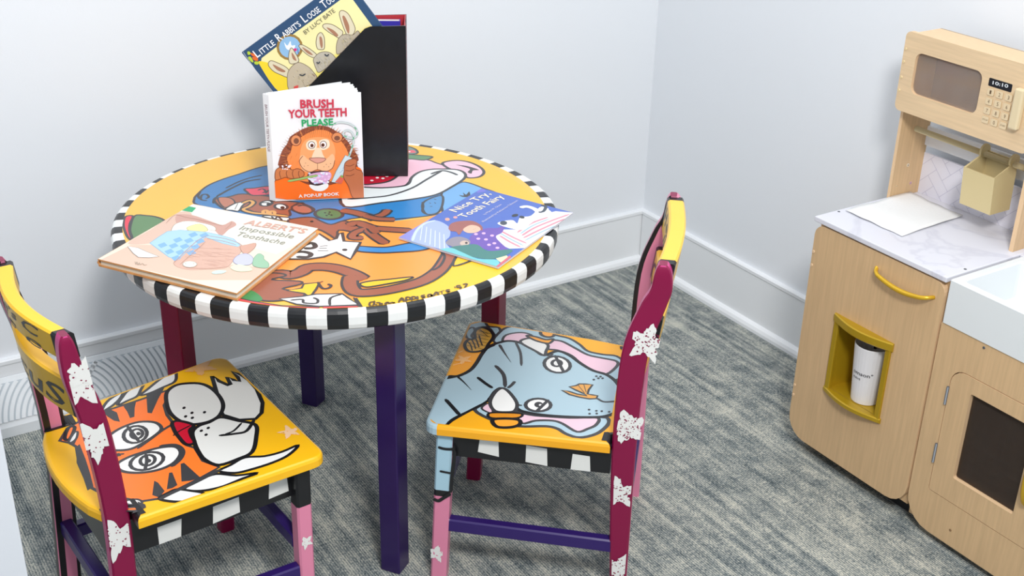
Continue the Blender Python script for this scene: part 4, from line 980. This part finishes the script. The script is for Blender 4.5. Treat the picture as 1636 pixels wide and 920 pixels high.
ear('465,480 472,420 490,390 520,430 550,490 530,515 480,520', '490,430 510,450 530,495 500,480')
ear('300,530 320,495 380,515 440,545 470,580 460,630 400,610 340,580', '335,525 390,550 440,580 420,590 370,570')
A.fill('B8AC98', 'R', '870,320 920,280 990,285 1030,250 1040,310 880,440 855,400', line=.001, lc='6A5A48')
A.fill('BCB4A4', 'R', '670,480 720,430 790,425 840,460 840,500 720,590 690,560 675,520', line=.001, lc='6A5A48')
A.fill('C2B49C', 'R', '470,570 540,510 620,540 670,590 695,640 620,700 480,740 455,650', line=.001, lc='6A5A48')
for (cx, cy, rx, ry) in ((590, 620, 90, 70), (750, 500, 65, 60), (950, 335, 60, 60)):
    for i in range(60):
        t = random.uniform(0, 6.28); q = math.sqrt(random.random()); x, y = cx+rx*q*math.cos(t), cy+ry*q*math.sin(t)
        A.line(.0010, 'R', '%d,%d %d,%d' % (x, y, x+9, y+11), random.choice(['8A7E6C', 'E0D8C4', 'A09482', 'D8C890']), sm=False)
A.line(.0022, 'R', '555,605 580,615 605,600', '3A4048'); A.line(.0022, 'R', '695,505 710,515 722,500', '3A4048'); A.line(.0022, 'R', '760,440 780,455 795,440', '3A4048'); A.line(.002, 'R', '660,600 680,620', '8A5A50'); A.fill('D8504A', 'R', '510,705 545,695 540,720 515,722')
for st, c in (('130,420 150,420 155,440 135,445', 'B8D040'), ('155,430 190,440 200,460 170,455', 'E06A30'), ('135,470 155,460 180,500 165,505', 'B8D040'), ('170,465 210,465 215,495 185,490', 'E06A30'), ('190,500 225,505 215,525 190,520', 'B8D040')): A.fill(c, 'R', st)
rt = lambda x, y: (370+x/5.1125, y/5.1125)
def rtxt(t, x0_, x1_, h, col='F0F2F6', bold=.012, base=lambda x: 468-(x-215)*.735):
    A.text(t, rt(x0_, base(x0_)), rt(x1_, base(x1_)), h, col, bold)
rtxt('L', 212, 240, .0150); rtxt('ITTLE', 250, 362, .0105); rtxt('R', 390, 422, .0150); rtxt("ABBIT'S", 432, 572, .0105); rtxt('L', 600, 628, .0150); rtxt('OOSE', 638, 732, .0105); rtxt('T', 757, 790, .0150); rtxt('OOTH', 794, 895, .0105)
rtxt('BY LUCY BATE', 605, 850, .0078, '5A584C', 0, lambda x: 280-(x-605)*.76)
m_.build('front_cover', RAB, orb, merge=False)
m_ = MB(); tslab(m_, .985, .0075, .0115, M_PAGE); tslab(m_, 1, .0115, .0125, paint('2C4C70', .35)); m_.build('page_block', RAB, orb)
# blue book upright deeper in the box
m_ = MB(); q = [b0+bd*u-bn*v for u, v in ((-.115, .060), (.0015, .060), (.0015, .074), (-.115, .074))]
obb = b0+bd*(-.06)-bn*.067
slab(m_, q, TB+.0031, TB+.2765, paint('3A34A8', .4)); BB = thing('upright_book', 'violet blue book standing upright inside the black magazine box', 'book', obb); m_.build('cover', BB, obb)
m_ = MB(); q = [b0+bd*u-bn*v for u, v in ((-.113, .062), (-.0005, .062), (-.0005, .072), (-.113, .072))]; slab(m_, q, TB+.2765, TB+.27652, M_PAGE); m_.build('page_block', BB, obb)

# ------------------------------------------------------------------ play kitchen
KX = -.2985; ok = Vector((-.15, -1.2, 0))
KIT = thing('play_kitchen', 'beige wooden play kitchen with white sink, microwave and gold handles by the right wall', 'toy kitchen', ok)
M_MARB = bpy.data.materials.new('white_marble_laminate'); M_MARB.use_nodes = True
nt = M_MARB.node_tree; tc = nt.nodes.new('ShaderNodeTexCoord'); n1 = nt.nodes.new('ShaderNodeTexNoise'); n1.inputs['Scale'].default_value = 2.6; n1.inputs['Detail'].default_value = 4; n1.inputs['Distortion'].default_value = 1.2
cr = nt.nodes.new('ShaderNodeValToRGB'); e = cr.color_ramp.elements; e[0].position = .475; e[0].color = hexc('D8D8E0'); e[1].position = .525; e[1].color = hexc('D8D8E0'); e2 = cr.color_ramp.elements.new(.5); e2.color = hexc('CCCCD6')
nt.links.new(tc.outputs['Object'], n1.inputs['Vector']); nt.links.new(n1.outputs['Fac'], cr.inputs[0]); nt.links.new(cr.outputs[0], nt.nodes['Principled BSDF'].inputs['Base Color']); nt.nodes['Principled BSDF'].inputs['Roughness'].default_value = .35
M_GOLD = paint('B8961E', .32, .35, name='gold_lacquer'); M_GOLDH = paint('D8AE2C', .28, .4, name='gold_handle_metal'); M_SINK = paint('DDE1E2', .35, name='white_plastic')
M_STEEL = paint('6C7076', .5, .6, name='hinge_steel')
def kpart(m_, name, par=None, lab=None, **kw):
    o = m_.build(name, par or KIT, ok, **kw)
    if par is not None and par is not KIT: pass
    if lab: o['label'] = lab
    return o
def xpanel(poly, xa, xb, mat, m_=None, edge=None, holes=None, bev=.0015):
    """panel standing in a plane x = const; poly in (y, z)"""
    m_ = m_ or MB(); lay = [(xa, bev), (xa+bev, 0), (xb, 0)] if xa < xb else [(xa, 0), (xb, 0)]
    rings = [[Vector((x, p[0], p[1])) for p in offset_poly(poly, dd)] for x, dd in lay]
    m_.loft(rings, lambda i, j: (edge or mat), cap=False)
    for R in (rings[0], rings[-1]):
        for t in tessellate_polygon([[Vector((p.y, p.z, 0)) for p in R]]): m_.add([R[i] for i in t], [[0, 1, 2]], mat)
    return m_
def frame_panel(outer, inner, xa, xb, mat, edge):
    """panel with one opening; outer and inner rounded rects with equal point counts"""
    m_ = MB(); n = len(outer)
    fo_, fi, bo, bi = ([Vector((x, p[0], p[1])) for p in L_] for L_, x in ((outer, xa), (inner, xa), (outer, xb), (inner, xb)))
    for j in range(n):
        k = (j+1) % n
        m_.add([fo_[j], fo_[k], fi[k], fi[j]], [[0, 1, 2, 3]], mat); m_.add([bo[j], bo[k], bi[k], bi[j]], [[3, 2, 1, 0]], mat)
        m_.add([fo_[j], fo_[k], bo[k], bo[j]], [[3, 2, 1, 0]], edge); m_.add([fi[j], fi[k], bi[k], bi[j]], [[0, 1, 2, 3]], edge)
    return m_
Y0, Y1, Y2 = -.873, -1.181, -1.52
# left cabinet: body behind a rounded front door
nich = rrect(-1.089, .178, -.960, .326, .002)
door = rrect(Y1+.0015, .030, Y0-.0005, .489, .03, radii=(.045, .045, .022, .022)); 
DOOR = kpart(frame_panel(door, nich, KX, KX+.0115, M_WV, M_WE), 'cabinet_door', recalc=True)
M_PL = paint('1A1B1E', .7, name='shaded_gap_black')  # recessed support, coloured black for the shaded gap under the cabinets
m_ = frame_panel(rrect(Y1+.002, .034, Y0-.003, .4925, .001, n=5), nich, KX+.0117, KX+.018, M_WV, M_WE)
m_.box((KX+.018, Y1+.002, .034), (-.035, Y1+.010, .4925), M_WV); m_.box((KX+.018, Y0-.011, .034), (-.035, Y0-.003, .4925), M_WV)
m_.box((KX+.018, Y1+.010, .034), (-.035, Y0-.011, .044), M_WV); m_.box((-.045, Y1+.010, .044), (-.035, Y0-.011, .4925), M_WV)
kpart(m_, 'cabinet_body', merge=False)
m_ = MB(); m_.box((KX+.035, Y1+.012, 0), (-.05, Y0-.02, .034), M_PL); kpart(m_, 'plinth')
# niche box behind the opening and its gold frame
m_ = MB()
ny0, ny1, nz0, nz1, nxb = -1.0882, -.9608, .1788, .3252, KX+.062
m_.add([Vector(v) for v in ((KX, ny0, nz0), (KX, ny1, nz0), (KX, ny1, nz1), (KX, ny0, nz1), (nxb, ny0+.008, nz0), (nxb, ny1-.008, nz0), (nxb, ny1-.008, nz1), (nxb, ny0+.008, nz1))],
       [[0, 1, 5, 4], [1, 2, 6, 5], [2, 3, 7, 6], [3, 0, 4, 7], [4, 5, 6, 7]], M_GOLD)
def bowed(zc, up):
    rings = []
    for i in range(13):
        t = i/12; y = ny1+.008+(ny0-.008-ny1-.008)*t; bow = .016*math.sin(math.pi*t)+.004
        za, zb_ = (zc-.006, zc+.011) if up else (zc-.011, zc-.0005)
        rings.append([Vector((KX, y, za)), Vector((KX-bow+.002, y, za)), Vector((KX-bow, y, za+.002)), Vector((KX-bow, y, zb_-.002)), Vector((KX-bow+.002, y, zb_)), Vector((KX, y, zb_))])
    m_.loft(rings, lambda i, j: M_GOLD)
bowed(nz1, True); bowed(nz0, False)
for ya in (ny0-.005, ny1-.006): m_.box((KX-.005, ya, nz0-.003), (KX+.002, ya+.011, nz1+.003), M_GOLD, .0012)
kpart(m_, 'dispenser_frame', DOOR, 'gold recessed dispenser frame', merge=False)
m_ = MB(); m_.box((KX+.022, -1.046, nz1-.030), (KX+.050, -1.012, nz1-.0005), paint('C8924A', .4), .002); m_.box((KX+.02, -1.04, nz1-.032), (KX+.026, -1.036, nz1-.018), pm('blk'), 0); kpart(m_, 'dispenser_spout', DOOR, merge=False)
def handle(pa, pb, bow, mat, rad, name, par, axis_up=False):
    m_ = MB(); pts = []; rr = []
    for i in range(17):
        t = i/16; p = lerp(Vector(pa), Vector(pb), t)
        b = min(1, 1.9*math.sin(math.pi*t)**.6); p.x -= bow*b*.85
        p.z -= (.012*math.sin(math.pi*t) if not axis_up else 0); pts.append(p); rr.append(rad*(.8+.35*math.sin(math.pi*t)))
    m_.tube(pts, rr, mat, 10); return kpart(m_, name, par, 'gold bow handle')
handle((KX+.001, -1.028, .460), (KX+.001, -1.160, .457), .018, M_GOLDH, .0042, 'door_handle', DOOR)
for z in (.432, .404, .140, .118):
    m_ = MB(); m_.tube([(KX+.005, Y0-.004, z), (KX-.0015, Y0-.004, z)], .0030, M_WE, 8); kpart(m_, 'screw_cap', DOOR)
# countertop with rounded edge, screws
m_ = MB(); m_.box((-.3015, -1.1795, .4930), (-.028, -.870, .5030), M_MARB, .0015); CT = kpart(m_, 'countertop', lab='white marble effect countertop')
for (x, y) in ((-.246, -.8775), (-.246, -1.172)):
    m_ = MB(); m_.tube([(x, y, .5028), (x, y, .5036)], .0026, M_STEEL, 10); kpart(m_, 'screw', CT)
# right cabinet with oven
OY0, OY1 = -1.184, -1.62
pan = rrect(OY1, .016, OY0, .421, .03, radii=(.002, .055, .002, .002))
M_HOLE = None
dor_o = rrect(-1.56, .100, -1.2235, .352, .03, radii=(.004, .004, .028, .028))
pan_o = rrect(OY1, .016, OY0, .421, .03, radii=(.002, .055, .002, .002))
kpart(frame_panel(pan_o, dor_o, KX, KX+.012, M_WV, M_WE), 'oven_surround', recalc=True)
m_ = MB(); m_.box((KX+.012, OY1, .02), (-.035, OY1+.01, .49), M_WV); m_.box((KX+.012, OY0-.010, .02), (-.035, OY0-.0005, .49), M_WV); m_.box((KX+.012, OY1+.01, .02), (-.035, OY0-.01, .03), M_WV); m_.box((-.045, OY1+.01, .03), (-.035, OY0-.01, .49), M_WV)
kpart(m_, 'oven_cavity', merge=False)
m_ = MB(); m_.box((KX+.035, OY1+.02, 0), (-.05, OY0-.02, .0199), M_PL); kpart(m_, 'plinth')
win_o = rrect(-1.393, .150, -1.268, .321, .004); dd_ = rrect(-1.5585, .1015, -1.2250, .3505, .03, radii=(.004, .004, .027, .027))
OD = kpart(frame_panel(dd_, win_o, KX-.0005, KX+.0115, M_WV, M_WE), 'oven_door', recalc=True)
gm = bpy.data.materials.new('smoked_clear_plastic'); gm.use_nodes = True; b = gm.node_tree.nodes['Principled BSDF']
b.inputs['Base Color'].default_value = (.30, .24, .20, 1); b.inputs['Transmission Weight'].default_value = .9; b.inputs['Roughness'].default_value = .04; b.inputs['IOR'].default_value = 1.25
m_ = MB(); m_.box((KX+.008, -1.3935, .1495), (KX+.0095, -1.2675, .3215), gm); kpart(m_, 'oven_window', OD, 'dark clear oven window')
for z0_, z1_ in ((.278, .313), (.158, .197)):
    m_ = MB(); m_.tube([(KX-.0022, -1.2235, z0_), (KX-.0022, -1.2235, z1_)], .0024, M_STEEL, 8); kpart(m_, 'hinge', OD, 'steel hinge')
m_ = MB(); pts = [Vector((KX-.018*math.sin(math.pi*i/12)**.5, -1.414, .185+.105*i/12)) for i in range(13)]; m_.tube(pts, .007, M_GOLDH, 10); kpart(m_, 'oven_handle', OD, 'gold bow handle')
for (y, z) in ((-1.274, .413), (-1.285, .048)):
    m_ = MB(); m_.tube([(KX+.001, y, z), (KX-.001, y, z)], .0024, M_STEEL if z > .2 else paint('8A6A48', .6), 10); kpart(m_, 'panel_screw')
# farmhouse sink
m_ = MB(); sy0, sy1, sx0, sx1, sz0, sz1 = -1.186, -1.56, KX-.002, -.112, .422, .5035
def rr3(x0_, y0_, x1_, y1_, r, z): return [Vector((px, py, z)) for px, py in rrect(x0_, y0_, x1_, y1_, r, 4)]
R = [rr3(sx0, sy1, sx1, sy0, .003, sz0), rr3(sx0, sy1, sx1, sy0, .003, sz1-.002), rr3(sx0+.002, sy1+.002, sx1-.002, sy0-.002, .003, sz1), rr3(sx0+.013, sy1+.013, sx1-.013, sy0-.013, .014, sz1), rr3(sx0+.0155, sy1+.0155, sx1-.0155, sy0-.0155, .013, sz1-.003), rr3(sx0+.024, sy1+.024, sx1-.024, sy0-.024, .016, sz1-.062), rr3(sx0+.032, sy1+.032, sx1-.032, sy0-.032, .012, sz1-.068)]
m_.loft(R, lambda i, j: M_SINK, smooth=False); kpart(m_, 'sink', lab='white apron front sink', recalc=True)
m_ = MB(); m_.box((-.111, -1.62, .4930), (-.028, -1.1805, .5030), M_MARB, .001); kpart(m_, 'rear_worktop')
# hutch: side boards, backsplash, rod
HX0, HX1 = -.1135, -.030
def sideboard(ya, yb, z1_=.70):
    m_ = MB(); m_.box((HX0+.001, yb, .5032), (HX1, ya, z1_), M_WV, 0); m_.box((HX0, yb, .5032), (HX0+.001, ya, z1_), M_WE, 0)
    return kpart(m_, 'hutch_side', merge=False)
SB = sideboard(-.8745, -.8805); sideboard(-1.158, -1.166)
for (x, z, r, c) in ((-.075, .567, .0035, 'D8CDB8'), (-.058, .527, .0028, 'C8A0B8'), (-.098, .528, .0014, 'D8C8A8')):
    m_ = MB(); m_.tube([(x, -.8800, z), (x, -.8815, z)], r, paint(c, .4), 10); m_.tube([(x, -.8815, z), (x, -.8818, z)], r*.45, paint('9A8468', .4), 8); kpart(m_, 'fastener_cap', SB, merge=False)
m_ = MB(); m_.box((-.032, -1.62, .5032), (-.027, -.876, .586), paint('DEDDE8', .4, name='backsplash_laminate'))
A = Art(m_, (-.032, -1.0, .51), (0, 1, 0), (0, 0, 1), [(-.158, -.0065), (.119, -.0065), (.119, .0755), (-.158, .0755)], step=1e-4, rough=.45)
t_ = .024
for i in range(-12, 13):
    for j in range(-4, 5):
        x_, y_ = (i+4*j)*t_, i*t_
        for rect in ([(x_, y_), (x_+2*t_, y_), (x_+2*t_, y_+t_), (x_, y_+t_)], [(x_+2*t_, y_-t_), (x_+3*t_, y_-t_), (x_+3*t_, y_+t_), (x_+2*t_, y_+t_)]):
            rot = [((a_-b_)*.7071, (a_+b_)*.7071) for a_, b_ in rect]
            if min(a_ for a_, b_ in rot) > .13 or max(a_ for a_, b_ in rot) < -.17 or min(b_ for a_, b_ in rot) > .08 or max(b_ for a_, b_ in rot) < -.01: continue
            for q in (0, 3): A.k = 2; A.ribbon([rot[q], rot[(q+1) % 4]], .0017, 'B9B7CC')
kpart(m_, 'backsplash', lab='pale lavender herringbone tile backsplash', merge=False)
m_ = MB(); m_.box((-.036, -1.62, .602), (-.030, -.8805, .640), paint('E4E6EA', .4)); kpart(m_, 'back_rail')
m_ = MB(); m_.tube([(-.069, -.8806, .6395), (-.069, -1.1575, .6395)], .0055, paint('C8B78C', .4), 12); kpart(m_, 'hanging_rod')
# microwave
MX = -.135; my0, my1, mz0, mz1 = -.8755, -1.166, .688, .836
mo = rrect(my1, mz0, my0, mz1, .011); wi = rrect(-1.052, .726, -.905, .803, .014)
MW = kpart(frame_panel(mo, wi, MX, MX+.009, M_WH, M_WE), 'microwave_front', recalc=True, lab='microwave door panel')
m_ = MB(); m_.box((MX+.0095, my0-.020, .700), (-.062, my0-.014, .829), M_WH); m_.box((MX+.0095, my1+.006, .700), (-.062, my1+.012, .829), M_WH); m_.box((MX+.0095, my1+.012, .700), (-.062, my0-.02, .706), M_WH); m_.box((MX+.0095, my1+.006, .829), (-.062, my0-.014, .834), M_WE); m_.box((-.062, my1+.006, .700), (-.057, my0-.014, .834), paint('A8917A', .5))
kpart(m_, 'microwave_case', merge=False)
wm = bpy.data.materials.new('clear_brown_plastic'); wm.use_nodes = True; b = wm.node_tree.nodes['Principled BSDF']
b.inputs['Base Color'].default_value = (.86, .76, .69, 1); b.inputs['Transmission Weight'].default_value = .85; b.inputs['Roughness'].default_value = .06; b.inputs['IOR'].default_value = 1.3
m_ = MB(); m_.box((MX+.006, -1.0525, .7255), (MX+.0075, -.9045, .8035), wm); kpart(m_, 'microwave_window', MW, 'clear brown tinted window')
m_ = MB(); P_ = rrect(-1.1135, .7835, -1.0665, .7975, .002); xpanel(P_, MX-.0006, MX+.0003, pm('10141C', .3), m_, bev=.0002)
A = Art(m_, (MX-.0006, -1.09, .79), (0, 1, 0), (0, 0, 1), step=5e-5); A.text('10:10', (1585.5, 134.5), (1610.5, 140.5), .0060, 'D8DCE0', .02)
kpart(m_, 'clock_display', MW, 'black clock display reading 10:10', merge=False)
for r in range(4):
    for c in range(3):
        yy, zz = -1.0745-.0185*c, .7740-.0165*r-.0*c
        m_ = MB(); P_ = rrect(yy-.0073, zz-.0066, yy+.0073, zz+.0066, .0028); xpanel(P_, MX-.0011, MX+.0002, paint('DCC6A2', .45), m_, edge=paint('B79A6E', .5), bev=.0004)
        A = Art(m_, (MX-.0011, yy, zz), (0, 1, 0), (0, 0, 1), step=5e-5); txt = (('1', '2', '3'), ('4', '5', '6'), ('7', '8', '9'), ('STOP', '0', 'START'))[r][c]
        vs, fs, wd, hg = glyphs(txt, .0); hh = .0068 if len(txt) == 1 else .0028; ww = .0034 if len(txt) == 1 else .0108
        m_.add([A.O+A.N*.00012+Vector((0, -(a_/wd-.5)*ww, (b_/hg-.5)*hh)) for a_, b_ in vs], fs, pm('5A4630', .4))
        kpart(m_, 'key_button', MW, merge=False)
m_ = MB(); m_.box((MX-.013, -1.1450, .7265), (MX-.0002, -1.1280, .7975), paint('DBC9A4', .35), .003); kpart(m_, 'microwave_handle', MW, 'cream vertical handle', merge=False)
for z in (.803, .779, .750, .725):
    m_ = MB(); m_.tube([(MX+.0005, my0-.0045, z), (MX-.0012, my0-.0045, z)], .0025, paint('E0C898', .35), 10); kpart(m_, 'microwave_screw', MW)
# ------------------------------------------------------------------ hanging utensil bin
oh = Vector((-.095, -1.07, .552))
BIN = thing('utensil_bin', 'small open beige bin hooked over the rod under the microwave', 'bin', oh)
M_BIN = paint('CDBB8C', .42, name='matt_beige_plastic')
fb, ft, rbt, rt2 = -.116, -.118, -.062, -.060
zb_, zf_, zr_ = .553, .622, .645
ya, yb_ = -1.037, -1.104; ya2, yb2 = -1.049, -1.120
ya2, yb2 = -1.037-.010, -1.104-.014
outer = [(Vector((ft, ya, zf_)), Vector((ft, yb_, zf_)), Vector((rt2, yb_, zr_)), Vector((rt2, ya, zr_))), (Vector((fb, ya-.012, zb_)), Vector((fb, yb_-.012, zb_)), Vector((rbt, yb_-.012, zb_)), Vector((rbt, ya-.012, zb_)))]
# tapered body (walls 3 mm)
def binring(q, ins, dz=0):
    c = sum(q, Vector())/4; out = []
    for p in q:
        dd = p-c; out.append(Vector((p.x-math.copysign(ins, dd.x), p.y-math.copysign(ins, dd.y), p.z+dz)))
    return out
outer[1] = None
top_ = [Vector((ft, ya, zf_)), Vector((ft, yb_, zf_)), Vector((rt2, yb_, zr_)), Vector((rt2, ya, zr_))]
bot_ = [Vector((fb, ya-.004, zb_)), Vector((fb, yb_-.004, zb_)), Vector((rbt, yb_-.004, zb_)), Vector((rbt, ya-.004, zb_))]
m_ = MB(); m_.loft([binring(bot_, .003, .003), binring(top_, .003), top_, bot_], lambda i, j: M_BIN, cap=True)
m_.build('bin_body', BIN, oh, recalc=True)
for yy in (ya, yb_+.004):
    m_ = MB(); cy_, cz_ = -.069, .6395; rings = []
    for x in (0, 1):
        rings.append([Vector((cy_+.013*math.cos(2*math.pi*i/20), yy-.004*x, cz_+.006+.013*math.sin(2*math.pi*i/20))) for i in range(20)])
    inn_ = [[Vector((cy_+.0058*math.cos(2*math.pi*i/20), yy-.004*x, cz_+.0+.0058*math.sin(2*math.pi*i/20))) for i in range(20)] for x in (0, 1)]
    m_.loft([inn_[0], rings[0], rings[1], inn_[1], inn_[0]], lambda i, j: M_BIN, cap=False); m_.build('hook_ring', BIN, oh, recalc=True)
# ------------------------------------------------------------------ paper cup in the niche
cx_, cy_ = KX+.027, -1.030; cz0 = nz0+.0003; oc = Vector((cx_, cy_, cz0))
CUP = thing('toy_cup', 'white tapered cup with grey lettering standing in the gold dispenser niche', 'cup', oc)
M_CUP = paint('E2E0E2', .45, name='white_card_cup')
m_ = MB(); n = 32; r0_, r1_, hc = .0265, .0345, .120
cr_ = lambda r, z: [Vector((cx_+r*math.cos(2*math.pi*i/n), cy_+r*math.sin(2*math.pi*i/n), cz0+z)) for i in range(n)]
m_.loft([cr_(.022, .004), cr_(r1_-.0016, hc-.001), cr_(r1_-.0004, hc), cr_(r1_, hc-.002), cr_(r0_, .001), cr_(r0_-.001, 0)], lambda i, j: M_CUP, cap=True, smooth=True)
for txt, a0_, span, zz, hh, rr_ in (('omson\u00b0', 196, 78, .062, .010, .008), ('KIDS', 198, 34, .052, .005, 0)):
    vs, fs, wd, hg = glyphs(txt, .015)
    pts = []
    for a_, b_ in vs:
        z = zz+hh*b_/hg*.8; r = r0_+(r1_-r0_)*z/hc+.00025; an_ = math.radians(a0_-40+span*a_/wd); pts.append(Vector((cx_+r*math.cos(an_), cy_+r*math.sin(an_), cz0+z)))
    m_.add(pts, fs, pm('3A3A40', .5))
m_.build('cup_body', CUP, oc, merge=False)
# ------------------------------------------------------------------ paper towel on the counter
pq = [hz(*p, .505) for p in ((1351, 337), (1441, 377), (1538, 345.7), (1453.6, 308))]
op = sum(pq, Vector())/4; op.z = .5038
m_ = MB(); N_ = 14; g = {}
random.seed(11)
for i in range(N_+1):
    for j in range(N_+1):
        u, v = i/N_, j/N_
        p = lerp(lerp(pq[0], pq[1], u), lerp(pq[3], pq[2], u), v)
        z = .5068+.0009*math.sin(5*u+2*v)+.0008*math.sin(9*v-3*u)+.0012*(abs(u-.5)*2)**6*math.sin(7*v)**2
        j_ = .0012*math.sin(17*u+11*v)
        g[i, j] = Vector((p.x+j_, p.y+j_*.6, z))
vs = [g[i, j] for i in range(N_+1) for j in range(N_+1)]; bt = [v-Vector((0, 0, .0008)) for v in vs]; ix = lambda i, j: i*(N_+1)+j; nv = len(vs)
fs = [[ix(i, j), ix(i+1, j), ix(i+1, j+1), ix(i, j+1)] for i in range(N_) for j in range(N_)]
fs2 = [[a_+nv for a_ in reversed(f)] for f in fs]; ed = []
for i in range(N_): ed += [[ix(i, 0), ix(i, 0)+nv, ix(i+1, 0)+nv, ix(i+1, 0)], [ix(i, N_), ix(i+1, N_), ix(i+1, N_)+nv, ix(i, N_)+nv], [ix(0, i), ix(0, i+1), ix(0, i+1)+nv, ix(0, i)+nv], [ix(N_, i), ix(N_, i)+nv, ix(N_, i+1)+nv, ix(N_, i+1)]]
m_.add(vs+bt, fs+fs2+ed, paint('E6E6E5', .9, name='paper_towel', bump=.3, scale=160), True)
o = m_.build('paper_towel', None, op, merge=False); o.location = op
o['label'] = 'white square paper towel lying on the marble countertop of the toy kitchen'; o['category'] = 'paper towel'
